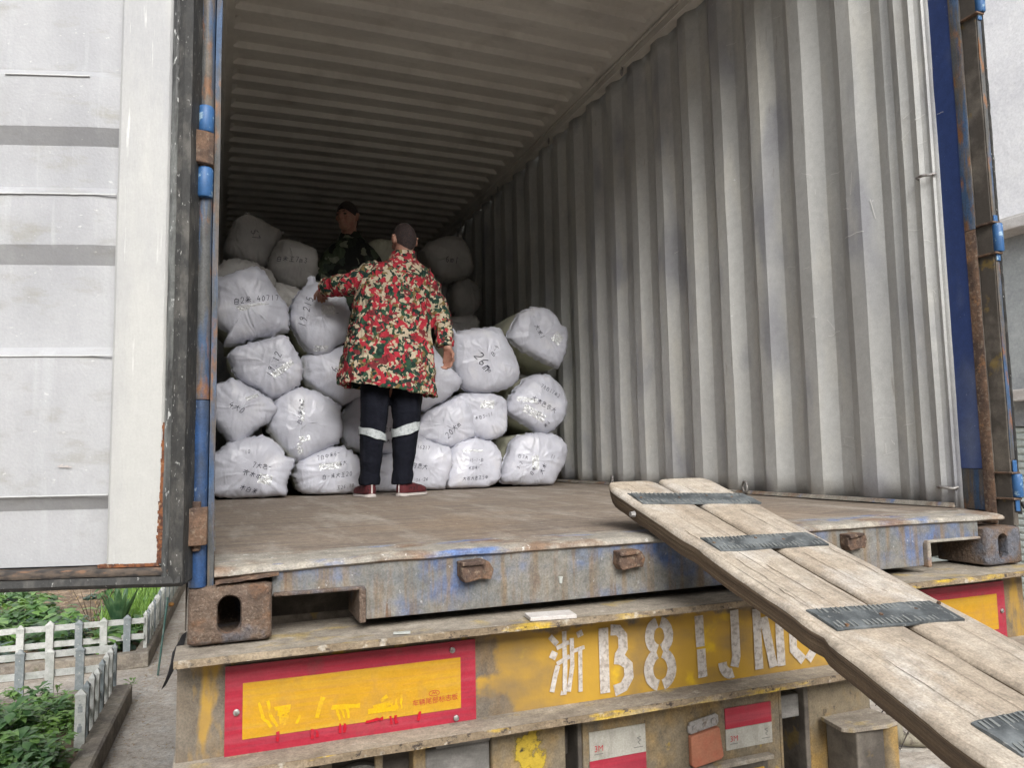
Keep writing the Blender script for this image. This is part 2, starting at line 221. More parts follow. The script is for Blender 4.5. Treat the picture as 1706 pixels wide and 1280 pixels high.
def camo_mat(name, cols, scale, distort=.035, fold=.01):
    m = bpy.data.materials.new(name); m.use_nodes = True; n = m.node_tree; L = n.links; b = n.nodes['Principled BSDF']; b.inputs['Roughness'].default_value = .85; b.inputs['Specular IOR Level'].default_value = .2
    tc = n.nodes.new('ShaderNodeTexCoord')
    no = n.nodes.new('ShaderNodeTexNoise'); no.inputs['Scale'].default_value = scale*.9; no.inputs['Detail'].default_value = 3; L.new(tc.outputs['Object'], no.inputs[0])
    vm = n.nodes.new('ShaderNodeVectorMath'); vm.operation = 'MULTIPLY_ADD'; L.new(no.outputs['Color'], vm.inputs[0]); vm.inputs[1].default_value = (distort*2,)*3; L.new(tc.outputs['Object'], vm.inputs[2])
    cur = None
    for i, (sc, th, stops) in enumerate(cols):
        vo = n.nodes.new('ShaderNodeTexVoronoi'); vo.inputs['Scale'].default_value = sc; L.new(vm.outputs[0], vo.inputs['Vector'])
        sp = n.nodes.new('ShaderNodeSeparateColor'); L.new(vo.outputs['Color'], sp.inputs[0])
        rp = ramp_node(n, stops, 'CONSTANT'); L.new(sp.outputs[0], rp.inputs[0])
        if cur is None: cur = rp.outputs[0]
        else:
            mt = n.nodes.new('ShaderNodeMath'); mt.operation = 'GREATER_THAN'; mt.inputs[1].default_value = th; L.new(sp.outputs[1], mt.inputs[0])
            mx = n.nodes.new('ShaderNodeMix'); mx.data_type = 'RGBA'; L.new(mt.outputs[0], mx.inputs[0]); L.new(cur, mx.inputs[6]); L.new(rp.outputs[0], mx.inputs[7]); cur = mx.outputs[2]
    L.new(cur, b.inputs['Base Color'])
    n1 = n.nodes.new('ShaderNodeTexNoise'); mp = n.nodes.new('ShaderNodeMapping'); mp.inputs['Scale'].default_value = (7, 7, 2.2); L.new(tc.outputs['Object'], mp.inputs[0]); L.new(mp.outputs[0], n1.inputs[0]); n1.inputs['Detail'].default_value = 3
    bp = n.nodes.new('ShaderNodeBump'); bp.inputs['Distance'].default_value = fold; L.new(n1.outputs[0], bp.inputs['Height']); L.new(bp.outputs[0], b.inputs['Normal'])
    return m
red, dred, grn, dgrn, crm, olv = (0.34, 0.025, 0.04), (0.15, 0.025, 0.03), (0.025, 0.065, 0.038), (0.013, 0.032, 0.026), (0.42, 0.36, 0.26), (0.17, 0.12, 0.05)
M['coat'] = camo_mat('floral_red_green_cream', [
    (40, 0, [(0, grn), (0.24, crm), (0.38, dgrn), (0.62, olv), (0.76, crm), (0.86, dred)]),
    (28, 0.64, [(0, red), (0.8, dred)]),
    (70, 0.70, [(0, crm), (0.42, dgrn), (0.78, red)])], 30, .022, .03)
M['camo'] = camo_mat('dark_camouflage', [(16, 0, [(0, (0.02, 0.025, 0.018)), (0.35, (0.05, 0.065, 0.04)), (0.65, (0.012, 0.013, 0.012))]), (22, .7, [(0, (0.14, 0.15, 0.11)), (.6, (0.03, 0.04, 0.03))])], 14, .04, .02)

# ------------------------------------------------------------------ mesh helpers
class MB:
    def __init__(s): s.v = []; s.f = []; s.mi = []
    def add(s, vs, fs, mi=0):
        o = len(s.v); s.v += [tuple(v) for v in vs]; s.f += [tuple(i+o for i in f) for f in fs]; s.mi += [mi]*len(fs); return s
    def box(s, x0, x1, y0, y1, z0, z1, mi=0, T=None):
        vs = [Vector((x, y, z)) for x in (x0, x1) for y in (y0, y1) for z in (z0, z1)]
        if T: vs = [T @ v if isinstance(T, Matrix) else T(v) for v in vs]
        return s.add(vs, [(0, 1, 3, 2), (4, 6, 7, 5), (0, 4, 5, 1), (2, 3, 7, 6), (0, 2, 6, 4), (1, 5, 7, 3)], mi)
    def tube(s, pts, rad, seg=10, mi=0, cap=True):
        pts = [Vector(p) for p in pts]; rad = rad if isinstance(rad, (list, tuple)) else [rad]*len(pts)
        rings = []; n0 = None
        for i, p in enumerate(pts):
            t = (pts[min(i+1, len(pts)-1)]-pts[max(i-1, 0)]).normalized()
            if n0 is None: n0 = t.orthogonal().normalized()
            n0 = (n0-t*n0.dot(t)).normalized(); b = t.cross(n0)
            rings.append([p+(n0*math.cos(a)+b*math.sin(a))*rad[i] for a in [2*math.pi*k/seg for k in range(seg)]])
        return s.loft(rings, cap, mi)
    def loft(s, rings, cap=True, mi=0, closed=True):
        n = len(rings[0]); vs = [v for r in rings for v in r]; fs = []
        for i in range(len(rings)-1):
            for k in range(n if closed else n-1):
                k2 = (k+1) % n; fs.append((i*n+k, i*n+k2, (i+1)*n+k2, (i+1)*n+k))
        if cap and closed: fs += [tuple(range(n))[::-1], tuple(range((len(rings)-1)*n, len(rings)*n))]
        return s.add(vs, fs, mi)
    def prism(s, poly, axis, a0, a1, mi=0):
        """poly in the two other axes (order x,y,z without axis), extruded along axis"""
        def mk(p, a):
            l = list(p); l.insert(axis, a); return Vector(l)
        n = len(poly); vs = [mk(p, a0) for p in poly]+[mk(p, a1) for p in poly]
        fs = [(i, (i+1) % n, (i+1) % n+n, i+n) for i in range(n)]+[tuple(range(n))[::-1], tuple(range(n, 2*n))]
        return s.add(vs, fs, mi)
    def build(s, name, mats, parent=None, smooth=None, bevel=0, recalc=True):
        me = bpy.data.meshes.new(name); me.from_pydata(s.v, [], s.f)
        for mm in (mats if isinstance(mats, (list, tuple)) else [mats]): me.materials.append(mm)
        me.polygons.foreach_set('material_index', s.mi)
        if recalc:
            bm = bmesh.new(); bm.from_mesh(me); bmesh.ops.recalc_face_normals(bm, faces=bm.faces); bm.to_mesh(me); bm.free()
        if smooth is not None:
            me.polygons.foreach_set('use_smooth', [True]*len(me.polygons)); me.set_sharp_from_angle(angle=R(smooth))
        me.update()
        o = bpy.data.objects.new(name, me); COL.objects.link(o); o.parent = parent
        if bevel:
            b = o.modifiers.new('bevel', 'BEVEL'); b.width = bevel; b.segments = 2; b.limit_method = 'ANGLE'; b.angle_limit = R(40)
        return o

def tag(o, label=None, cat=None, group=None, kind=None):
    if label: o['label'] = label
    if cat: o['category'] = cat
    if group: o['group'] = group
    if kind: o['kind'] = kind
    return o
def empty(name, loc=(0, 0, 0)):
    o = bpy.data.objects.new(name, None); COL.objects.link(o); o.location = loc; o.empty_display_size = .1
    return o
def N3(x, y, z, s=1.0): return noise.noise(Vector((x*s, y*s, z*s)))
def rough_remesh(o, vox, smooth=2, disp=None):
    r = o.modifiers.new('remesh', 'REMESH'); r.mode = 'VOXEL'; r.voxel_size = vox; r.use_smooth_shade = True
    sm = o.modifiers.new('smooth', 'SMOOTH'); sm.factor = .5; sm.iterations = smooth
    if disp:
        tx = bpy.data.textures.new(o.name+'_folds', 'CLOUDS'); tx.noise_scale = disp[0]; tx.noise_depth = 2
        d = o.modifiers.new('folds', 'DISPLACE'); d.texture = tx; d.strength = disp[1]; d.mid_level = .5; d.texture_coords = 'LOCAL'
# baked stroke ribbons (writing) ---------------------------------------------------------------
GL = {  # strokes on a 0..1 box (x right, y up)
 '1': [[(.5, 1), (.5, 0)]], '2': [[(.1, .8), (.35, 1), (.8, .9), (.8, .6), (.1, 0), (.9, .05)]], '3': [[(.1, .95), (.8, .9), (.4, .55), (.85, .3), (.5, 0), (.1, .1)]],
 '4': [[(.5, 1), (.1, .4), (.9, .4)], [(.65, .7), (.65, 0)]], '5': [[(.8, 1), (.25, 1), (.2, .55), (.7, .6), (.85, .3), (.5, 0), (.1, .1)]],
 '6': [[(.7, 1), (.25, .6), (.15, .2), (.5, 0), (.8, .2), (.7, .45), (.2, .4)]], '7': [[(.1, 1), (.85, 1), (.4, 0)]], '9': [[(.8, .7), (.4, .6), (.2, .8), (.5, 1), (.8, .85), (.75, .4), (.5, 0)]],
 '0': [[(.5, 1), (.15, .6), (.3, .05), (.7, .05), (.85, .6), (.5, 1)]], '8': [[(.5, .52), (.2, .75), (.5, 1), (.8, .75), (.5, .52), (.15, .25), (.5, 0), (.85, .25), (.5, .52)]],
 'm': [[(.05, 0), (.1, .6), (.35, .6), (.4, 0)], [(.4, .55), (.7, .6), (.8, 0)]], 'B': [[(.15, 1), (.15, 0)], [(.15, 1), (.7, .9), (.6, .55), (.15, .52)], [(.3, .52), (.85, .4), (.7, .02), (.15, 0)]],
 '大': [[(.05, .65), (.95, .7)], [(.5, 1), (.45, .5), (.05, 0)], [(.5, .6), (.95, 0)]], '木': [[(.05, .7), (.95, .75)], [(.5, 1), (.5, 0)], [(.48, .7), (.1, .2)], [(.52, .7), (.92, .2)]],
 '中': [[(.15, .75), (.15, .35), (.85, .35), (.85, .75), (.15, .75)], [(.5, 1), (.5, 0)]], '色': [[(.35, 1), (.1, .7)], [(.3, .88), (.7, .88), (.6, .7)], [(.2, .7), (.8, .7), (.8, .45), (.2, .45), (.2, .1), (.5, 0), (.95, .05), (.95, .2)], [(.5, .7), (.5, .45)]],
 '王': [[(.15, .95), (.85, .95)], [(.2, .5), (.8, .5)], [(.05, .03), (.95, .03)], [(.5, .95), (.5, .03)]], '白': [[(.5, 1), (.35, .82)], [(.2, .8), (.2, 0), (.8, 0), (.8, .8), (.2, .8)], [(.2, .4), (.8, .4)]],
 '女': [[(.45, 1), (.2, .35), (.85, 0)], [(.75, .75), (.55, .25), (.1, 0)], [(.02, .62), (.98, .66)]], '米': [[(.2, .9), (.35, .7)], [(.8, .9), (.65, .7)], [(.05, .55), (.95, .55)], [(.5, 1), (.5, 0)], [(.48, .5), (.1, .1)], [(.52, .5), (.9, .1)]],
 '衣': [[(.5, 1), (.5, .82)], [(.05, .78), (.95, .8)], [(.5, .78), (.05, .35)], [(.35, .5), (.35, 0), (.55, .15)], [(.8, .6), (.6, .45)], [(.5, .55), (.95, .02)]],
 '.': [[(.4, .08), (.55, 0)]], '-': [[(.1, .5), (.9, .5)]], ' ': []}
def ribbons(polys, width, place, offn):
    """polys in a local plane -> ribbon mesh; place(u,v) gives the 3D point"""
    mb = MB()
    for pl in polys:
        pts = []
        for a, b in zip(pl, pl[1:]):
            n = max(1, int(math.hypot(b[0]-a[0], b[1]-a[1])/ (width*1.2)))
            for k in range(n): pts.append((a[0]+(b[0]-a[0])*k/n, a[1]+(b[1]-a[1])*k/n))
        pts.append(pl[-1]); prev = None
        row = []
        for i, p in enumerate(pts):
            q0 = pts[max(i-1, 0)]; q1 = pts[min(i+1, len(pts)-1)]
            dx, dy = q1[0]-q0[0], q1[1]-q0[1]; l = math.hypot(dx, dy) or 1
            nx, ny = -dy/l*width/2, dx/l*width/2
            A = place(p[0]+nx, p[1]+ny); B = place(p[0]-nx, p[1]-ny)
            row.append((A, B) if A is not None and B is not None else None)
        for r0, r1 in zip(row, row[1:]):
            if r0 and r1: mb.add([r0[0], r1[0], r1[1], r0[1]], [(0, 1, 2, 3)])
    return mb
# ================================================================== THE CONTAINER
HC = 2.67
cont = tag(empty('shipping_container', (1.219, 0.0, -0.163)), 'open blue steel shipping container standing on the yellow trailer, grey corrugated inside', 'container')
cont.matrix_world = Matrix.Translation((1.219, 0, -0.163)); bpy.context.view_layer.update()
def keep(o, parent):
    o.parent = parent; o.matrix_parent_inverse = parent.matrix_world.inverted(); return o
def part(mb, name, mat, parent, **k):
    o = mb.build(name, mat, None, **k); return keep(o, parent)

# floor boards (slight warps) and front (far) wall
mb = MB()
xs = [0.0+2.415*i/40 for i in range(41)]; ys = [0.15+(y**1.6)*11.8 for y in [j/60 for j in range(61)]]
mb.add([(x, y, 0.003*N3(x, y, 0, 2.2)-.002) for y in ys for x in xs], [(j*41+i, j*41+i+1, (j+1)*41+i+1, (j+1)*41+i) for j in range(60) for i in range(40)])
part(mb, 'floor_board', M['floorw'], cont, smooth=30)
mb = MB().box(0.0, 2.43, 11.96, 12.0, -.04, HC); part(mb, 'front_wall', M['wall'], cont)
mb = MB().box(0.0, 2.43, 0.16, 12.0, -.06, -.012); mb.box(0.0, .06, .1, 12, -.14, -.0125); mb.box(2.37, 2.43, .1, 12, -.14, -.0125)
for k in range(24): mb.box(.06, 2.37, .45+.48*k, .49+.48*k, -.14, -.061)
part(mb, 'floor_frame', M['rust'], cont)

# side walls: ISO trapezoid corrugation, 278 mm pitch, 36 mm deep
def wall_profile(xi, sgn):
    P = [(.168, xi+sgn*.012), (.186, xi+sgn*.012), (.19, xi+sgn*.004), (.205, xi+sgn*.010), (.222, xi+sgn*.006), (.236, xi+sgn*-.004), (.252, xi+sgn*.004), (.27, xi+sgn*.008), (.285, xi+sgn*.004), (.300, xi+sgn*-.002), (.301, xi+sgn*.010)]
    P += [(.318, xi+sgn*.014), (.345, xi+sgn*.028), (.36, xi+sgn*.040), (.385, xi+sgn*.024), (.41, xi+sgn*.030), (.441, xi+sgn*.040), (.509, xi)]
    y = .509
    while y < 11.8:
        P += [(y+.07, xi), (y+.138, xi+sgn*.040), (y+.21, xi+sgn*.040), (y+.278, xi)]; y += .278
    P.append((11.97, xi)); return P
def corr_wall(xi, sgn, name):
    P = wall_profile(xi, sgn); zs = [0.0]+[2.6*i/26 for i in range(1, 27)]; mb = MB(); n = len(P)
    vs = []
    for z in zs:
        for (y, x) in P:
            d = .004*N3(y*1.5, z*1.5, 3.1)+.0025*N3(y*6, z*3, 9)
            if sgn < 0: x -= .036*min(1, y/1.4)
            vs.append((x+sgn*d, y+.002*N3(z*2, y, 5), z))
    fs = [(j*n+i, j*n+i+1, (j+1)*n+i+1, (j+1)*n+i) for j in range(len(zs)-1) for i in range(n-1)]
    mb.add(vs, fs)
    o = part(mb, name, M['wall'], cont, smooth=22)
    s = o.modifiers.new('thickness', 'SOLIDIFY'); s.thickness = .003; s.offset = 0
    return o
corr_wall(2.395, 1, 'side_wall'); corr_wall(0.036, -1, 'side_wall')
# outer skin behind walls so light cannot leak
mb = MB().box(2.450, 2.453, .07, 12, -.14, 2.7); mb.prism([(-.004, .05), (-.044, 1.6), (-.044, 12), (-.047, 12), (-.047, 1.6), (-.007, .05)], 2, -.14, 2.7); part(mb, 'outer_panel', M['chassis'], cont)
# floor angle along right wall
mb = MB().prism([(2.38, 0.003), (2.395, 0.003), (2.392, .018)], 1, .19, 12); mb.prism([(.035, 0.003), (.05, 0.003), (.036, .018)], 1, .19, 12)
part(mb, 'floor_angle', M['silltop'], cont)

# roof: 209 mm pitch transverse corrugation
xst = [0.03, .075, .11, .14, .5, .9, 1.3, 1.7, 2.1, 2.29, 2.32, 2.345, 2.43]
fac = [0, 0, .2, 1, 1, 1, 1, 1, 1, 1, .2, 0, 0]
py = []
y = 1.891-.209*9
while y < 12:
    py += [(y-.007, .036), (y+.008, 0.0), (y+.070, 0.0), (y+.120, .036)]; y += .209
py = [(-0.0+.02, .036)]+[p for p in py if p[0] > .06]+[(12.0, .036)]
mb = MB(); nx = len(xst)
vs = [(x, yy, HC+d*f+.014*(1-((x-1.2)/1.2)**2)+.002*N3(x*2, yy*2, 1)) for (yy, d) in py for x, f in zip(xst, fac)]
mb.add(vs, [(j*nx+i, j*nx+i+1, (j+1)*nx+i+1, (j+1)*nx+i) for j in range(len(py)-1) for i in range(nx-1)])
o = part(mb, 'roof_panel', M['roof'], cont, smooth=25)
mb = MB().box(-.0, 2.44, .01, 12, HC+.085, HC+.09); part(mb, 'roof_skin', M['bluepaint'], cont)
# top rails
mb = MB()
for sx in (0, 1):
    X = (lambda a: 2.43-a) if sx else (lambda a: a)
    a, b = sorted((X(0), X(.056))); mb.box(a, b, .1, 12, 2.592, 2.664)
    a, b = sorted((X(.057), X(.068))); mb.box(a, b, .1, 12, 2.590, 2.602); mb.box(a, b, .1, 12, 2.644, 2.660)
part(mb, 'top_rail', M['roof'], cont, smooth=30, bevel=.003)
# door header
mb = MB().box(.0, 2.44, .0, .10, 2.60, 2.765); part(mb, 'door_header', M['bluepaint'], cont, bevel=.006)

# scuffs and scratches worn into the paint of the right wall
rs_ = random.Random(21); mb = MB()
def scuff(y, z, n_, spread, ln):
    for q in range(n_):
        yy, zz = y+rs_.gauss(0, spread), z+rs_.gauss(0, spread); a = rs_.choice([0.1, 1.4, 2.9])+rs_.uniform(-.5, .5); l = ln*rs_.uniform(.3, 1.2)
        pts = [(yy+math.cos(a)*l*t, zz+math.sin(a)*l*t+.006*N3(t*4, yy*9, q)) for t in (0, .3, .6, 1)]
        # follow the corrugation: x of the profile at this y
        def xp(yv):
            for (ya, xa), (yb, xb) in zip(WP, WP[1:]):
                if ya <= yv <= yb: return xa+(xb-xa)*(yv-ya)/max(1e-6, yb-ya)
            return 2.395
        r_ = ribbons([pts], rs_.uniform(.0012, .0032), lambda u, v: Vector((xp(u)-.0062, u, max(v, .02))), 0); mb.add(r_.v, r_.f)
WP = wall_profile(2.395, 1)
for y, z, n_, sp, ln in [(.25, 1.35, 6, .05, .05), (.24, .9, 7, .05, .05), (.55, 1.15, 5, .05, .09), (.75, 1.3, 4, .04, .06), (.8, .75, 5, .05, .06), (.63, .2, 9, .03, .07), (.95, .98, 6, .05, .05), (1.2, 1.5, 4, .06, .08), (1.6, 1.4, 5, .1, .06), (1.6, .2, 4, .03, .03), (2.2, 1.8, 5, .2, .05), (1.0, 2.1, 8, .15, .06), (.35, 2.0, 8, .1, .05), (.42, .25, 9, .05, .04)]: scuff(y, z, n_, sp, ln)
part(mb, 'scratch_marks', surface('bare_scratch', (0.62, 0.62, 0.6), rough=.6), cont, recalc=False)

# lashing rings and hooks
def ring(c, r, rr, ax, name='lashing_ring'):
    pts = []
    for k in range(17):
        a = 2*math.pi*k/16
        u, v = math.cos(a)*r, math.sin(a)*r
        pts.append(Vector(c)+(Vector((u*.35, u, v)) if ax == 0 else Vector((u, v*.3, v))))
    mb = MB().tube(pts, rr, 8, cap=False); part(mb, name, M['steel'], cont, smooth=60)
for k in range(7): ring((2.37, 2.27+1.12*k, 2.575), .022, .0055, 0)
for k in range(6): ring((2.383, 1.28+1.3*k, .032), .028, .006, 0)
for z in (.07, 1.17): 
    mb = MB().tube([(2.40, .245, z), (2.375, .235, z), (2.372, .21, z), (2.385, .185, z-.004), (2.402, .18, z)], .0055, 8); part(mb, 'lashing_hook', M['steel'], cont, smooth=60)

# ---- rear corner posts
mb = MB()
# left: rounded outer tube strip and inner J-bar strip
pr = [(.0-.002, .06), (-.002, .012), (.004, .001), (.015, -.005), (.026, -.003), (.032, .006), (.034, .03), (.034, .06)]
zs = [-.045+2.7*i/40 for i in range(41)]
def post_loft(pr, z0, z1, n=30, wob=.0012):
    m = MB(); zz = [z0+(z1-z0)*i/n for i in range(n+1)]
    m.loft([[Vector((x+wob*N3(z*5, x*30, 2), y+wob*N3(z*5, y*30, 8), z)) for x, y in pr] for z in zz]); return m
part(post_loft(pr, .338, 2.62), 'corner_post', M['greypost'], cont, smooth=50)
part(post_loft(pr, -.046, .336), 'corner_post', M['bluepaint'], cont, smooth=50)
jb = [(.0345, .008), (.046, .010), (.0465, .17), (.0345, .17)]
part(post_loft(jb, -.046, 2.62), 'jamb_bar', M['greypost'], cont, smooth=30)
# right
part(post_loft([(2.408, .168), (2.398, .085), (2.404, .083), (2.416, .17)], .135, 2.62), 'corner_post', M['navypaint'], cont, smooth=30)
part(post_loft([(2.409, .168), (2.397, .084), (2.404, .083), (2.416, .17)], .0, .133), 'post_foot_plate', M['greypost'], cont, smooth=30)
JB = [(2.396, .0835), (2.394, .05), (2.398, .044), (2.4035, .05), (2.4035, .0835)]
part(post_loft(JB, -.04, .93, wob=.002), 'jamb_bar', M['rust'], cont, smooth=40); part(post_loft(JB, .932, 2.62, wob=.0015), 'jamb_bar', M['greypost'], cont, smooth=40)
part(post_loft([(2.404, .06), (2.404, .052), (2.413, .052), (2.413, .001), (2.416, -.002), (2.431, -.002), (2.434, .001), (2.434, .06)], -.045, 2.62, wob=.0015), 'corner_post', M['chassis'], cont, smooth=40)
part(post_loft([(2.4145, -.0025), (2.432, -.0025), (2.432, -.0045), (2.4145, -.0045)], .165, 2.62, wob=.002), 'post_edge', M['greypost'], cont)
# hinges: barrels between lugs
def barrel(x, y, z0, z1, r, mat, name='hinge'):
    r = min(r, .0172); m = MB().tube([(x, y, z0), (x, y, z0+.004), (x, y, z1-.004), (x, y, z1)], [r*.86, r, r, r*.86], 16); part(m, name, mat, cont, smooth=40)
for (z0, z1, mt) in [(.91, .967, 'bluelight'), (.768, .832, 'bluelight'), (1.9, 1.96, 'bluelight'), (1.76, 1.82, 'bluelight')]:
    barrel(.016, -.002, z0, z1, .0205, M[mt])
def lug(x0, z0, z1, sgn=1):
    m = MB(); pts = [(x0-.030, -.02), (x0-.026, -.03), (x0+.005, -.026), (x0+.021, -.016), (x0+.0225, .012), (x0+.008, .02), (x0-.028, .014)]
    n = 6; m.loft([[Vector((x+.001*N3(z*60, x*80, 1), y, z)) for x, y in pts] for z in [z0+(z1-z0)*i/n for i in range(n+1)]])
    m.tube([(x0, -.006, z0-.012), (x0, -.006, z1+.012)], .009, 10)
    part(m, 'hinge_lug', M['rust'], cont, smooth=50, bevel=.002)
lug(.012, .836, .906); lug(.012, .040, .116); lug(.012, 1.83, 1.89)
for (z0, z1) in [(.842, .935), (1.665, 1.78), (.045, .118)]:
    barrel(2.427, -.010, z0, z1, .0155, M['bluelight'])
    for zz in (z0-.008, z1+.001):
        m = MB().box(2.399, 2.436, -.016, .05, zz, zz+.006); part(m, 'hinge_plate', M['rust'], cont, bevel=.001)
for (z0, z1) in [(.122, .162), (-.0, .04), (.937, .965), (.812, .840), (1.64, 1.663)]:
    m = MB().box(2.4155, 2.4335, -.0095, -.0048, z0, z1); part(m, 'painted_edge', M['bluelight'], cont, bevel=.002)

# ---- door sill with fork notches, castings
mb = MB(); Y0, Y1 = .02, .05
mb.prism([(.1625, -.012), (.1625, -.079), (.338, -.079), (.362, -.082), (.362, -.146), (2.038, -.146), (2.038, -.082), (2.275, -.079), (2.275, -.012)], 1, Y0, Y1)
o = part(mb, 'door_sill', M['sill'], cont, bevel=.002)
# recessed back of the sill below floor (dark), with closing plates
mb = MB().box(.1, 2.34, .17, .18, -.15, -.013); part(mb, 'sill_back', M['chassis'], cont)
# notch frames
mb = MB(); mb.box(.165, .352, .008, .155, -.079, -.071); mb.prism([(.345, -.071), (.357, -.071), (.360, -.079), (.360, -.150), (.345, -.150)], 1, .006, .155)
part(mb, 'notch_frame', M['casting'], cont, bevel=.003)
mb = MB(); mb.box(2.05, 2.27, .008, .155, -.079, -.071); mb.prism([(2.040, -.079), (2.043, -.071), (2.055, -.071), (2.055, -.150), (2.040, -.150)], 1, .006, .155)
part(mb, 'notch_frame', M['silltop'], cont, bevel=.003)
# sill top plate, gently dented, with a rounded nose
mb = MB(); n = 120; prof = [(.155, -.001), (.10, -.0015), (.05, -.003), (.03, -.005), (.016, -.008), (.010, -.013), (.010, -.019), (.018, -.024), (.05, -.026), (.15, -.02)]
rings = []
for i in range(n+1):
    x = .048+(2.384-.048)*i/n
    sag = .010*math.exp(-((x-.05)/.22)**2)+.004*math.exp(-((x-2.35)/.2)**2)
    rings.append([Vector((x, y+.0025*N3(x*7, y*9, 1), z-sag*max(0, 1-y/.15)+.0018*N3(x*11, y*20, 4))) for y, z in prof])
mb.loft(rings); part(mb, 'sill_plate', M['silltop'], cont, smooth=50)
# sill lugs (door keeper brackets)
def keeper(x, z):
    m = MB()
    m.prism([(x-.038, z+.020), (x+.012, z+.022), (x+.014, z-.018), (x-.030, z-.024), (x-.038, z-.008)], 1, -.012, .02)
    m.prism([(x+.010, z+.016), (x+.034, z+.020), (x+.044, z+.002), (x+.036, z-.022), (x+.014, z-.020)], 1, -.002, .02)
    m.prism([(x-.040, z+.024), (x+.020, z+.026), (x+.018, z+.016), (x-.038, z+.014)], 1, -.020, .02)
    vs = [Vector(v) for v in m.v]; m.v = [tuple(v+Vector((.004*N3(v.x*60, v.y*60, v.z*60), .004*N3(v.x*50, 3, v.z*50), .004*N3(v.z*60, v.x*60, 3)))) for v in vs]
    part(m, 'keeper_bracket', M['rust'], cont, bevel=.003)
keeper(.612, -.056); keeper(1.02, -.058); keeper(1.755, -.057)
# weld scar blob of white paint
m = MB().tube([(.836, .0192, -.088), (.835, .0185, -.104)], [.006, .004], 8); part(m, 'paint_drip', M['whitepaint'], cont)
# loose rusted plate edge above the left casting
m = MB(); rg = []
for i in range(9):
    x = .05+.125*i/8; rg.append([Vector((x, -.006+.004*N3(x*40, 1, 1), -.043+.004*N3(x*50, 0, 0)+.01*i/8)), Vector((x, .03, -.040+.01*i/8)), Vector((x, .03, -.036+.01*i/8)), Vector((x, -.006, -.0385+.004*N3(x*50, 0, 0)+.01*i/8))])
m.loft(rg); part(m, 'bent_flashing', M['rust'], cont)

def casting(x0, x1, z0, z1, yb, hx, hr, hh, hz, round_left, name='corner_casting'):
    """steel corner fitting: outer walls 14 mm, oval aperture in the front face"""
    N = 48; cx, cz = (x0+x1)/2, (z0+z1)/2
    outer, hole = [], []
    for k in range(N):
        a = 2*math.pi*(k+.5)/N; c, s_ = math.cos(a), math.sin(a)
        # rounded rectangle param
        hw, hh2 = (x1-x0)/2, (z1-z0)/2
        t = min(hw/abs(c) if abs(c) > 1e-6 else 1e9, hh2/abs(s_) if abs(s_) > 1e-6 else 1e9)
        px_, pz = cx+c*t, cz+s_*t
        outer.append((px_, pz))
        # stadium hole
        hx_ = hx+hr*c; hz_ = hz+hr*s_+(hh-hr)*(1 if s_ > 0 else -1)
        hole.append((hx_, hz_))
    def rr(p, inset, y):
        return Vector((cx+(p[0]-cx)*(1-inset/((x1-x0)/2)), y, cz+(p[1]-cz)*(1-inset/((z1-z0)/2))))
    rings = [[rr(p, 0, yb) for p in outer], [rr(p, 0, .008) for p in outer], [rr(p, .003, .001) for p in outer], [rr(p, .008, -.002) for p in outer],
             [Vector((h[0]+(h[0]-hx)*.10, -.002, h[1]+(h[1]-hz)*.07)) for h in hole], [Vector((h[0], .002, h[1])) for h in hole], [Vector((h[0], .028, h[1])) for h in hole],
             [rr(p, .012, .029) for p in outer], [rr(p, .012, yb-.01) for p in outer]]
    rings = [[v+Vector((0, .0016*N3(v.x*45, v.z*45, 3), .0012*N3(v.x*40, v.y*40, v.z*40))) for v in r] for r in rings]
    m = MB().loft(rings, cap=True)
    return part(m, name, M['casting'], cont, smooth=45)
casting(-.001, .162, -.163, -.045, .17, .078, .0225, .0385, -.106, True)
casting(2.276, 2.439, -.163, -.045, .17, 2.352, .020, .0385, -.106, False)

# ---- left door, swung out about 195 degrees about its post
hO = Vector((-.005, -.05, 0)); hd = Vector((-.963, .269, 0)).normalized(); hn = Vector((-.269, -.963, 0)).normalized()
def D(u, nn, z): return hO+hd*u+hn*nn+Vector((0, 0, z))
def DT(v): return D(v.x, v.y, v.z)
door = empty('door', D(0, 0, 0)); bpy.context.view_layer.update(); keep(door, cont); bpy.context.view_layer.update()
door.matrix_parent_inverse = cont.matrix_world.inverted(); bpy.context.view_layer.update()
WD = 1.17
ribs = [(.148, .425, .030, .02), (.652, .757, .037, .022), (.900, 1.008, .032, .022), (1.24, 1.36, .034, .022), (1.50, 1.83, .034, .022), (2.0, 2.12, .034, .022), (2.26, 2.36, .034, .022)]
prof = [(.008, -.034)]
for (a, b, s0, s1) in ribs: prof += [(a-s0, -.034), (a, -.011), ((a+b)/2, -.008), (b, -.010), (b+s1, -.034)]
prof.append((2.56, -.034))
us = [.145+(WD-.25-.0)*i/16 for i in range(17)]
mb = MB(); n = len(prof)
# last 8 mm at the frame the rib edge rounds off
vs = [D(u, d+.002*N3(u*3, z*3, 1)-(.006 if i == 0 else 0), z) for i, u in enumerate(us) for z, d in prof]
mb.add(vs, [(i*n+j, (i+1)*n+j, (i+1)*n+j+1, i*n+j+1) for i in range(len(us)-1) for j in range(n-1)])
part(mb, 'door_panel', M['doorpaint'], door, smooth=25)
mb = MB()
zz = [.008+(2.58-.008)*i/50 for i in range(51)]
fr = [(.0445, -.05), (.0445, -.012), (.0475, -.004), (.052, -.0005), (.098, .0012), (.145, -.0005), (.150, -.004), (.1515, -.015), (.1515, -.05)]
mb.loft([[D(u+.0006*N3(z*9, u*40, 0), d+.0012*N3(z*3, u*9, 4), z) for u, d in fr] for z in zz])
mb.box(WD-.14, WD-.04, -.05, 0, .008, 2.58, T=DT); mb.box(.152, WD-.14, -.05, -.002, 2.52, 2.58, T=DT)
part(mb, 'door_frame', M['doorrust'], door, smooth=12)
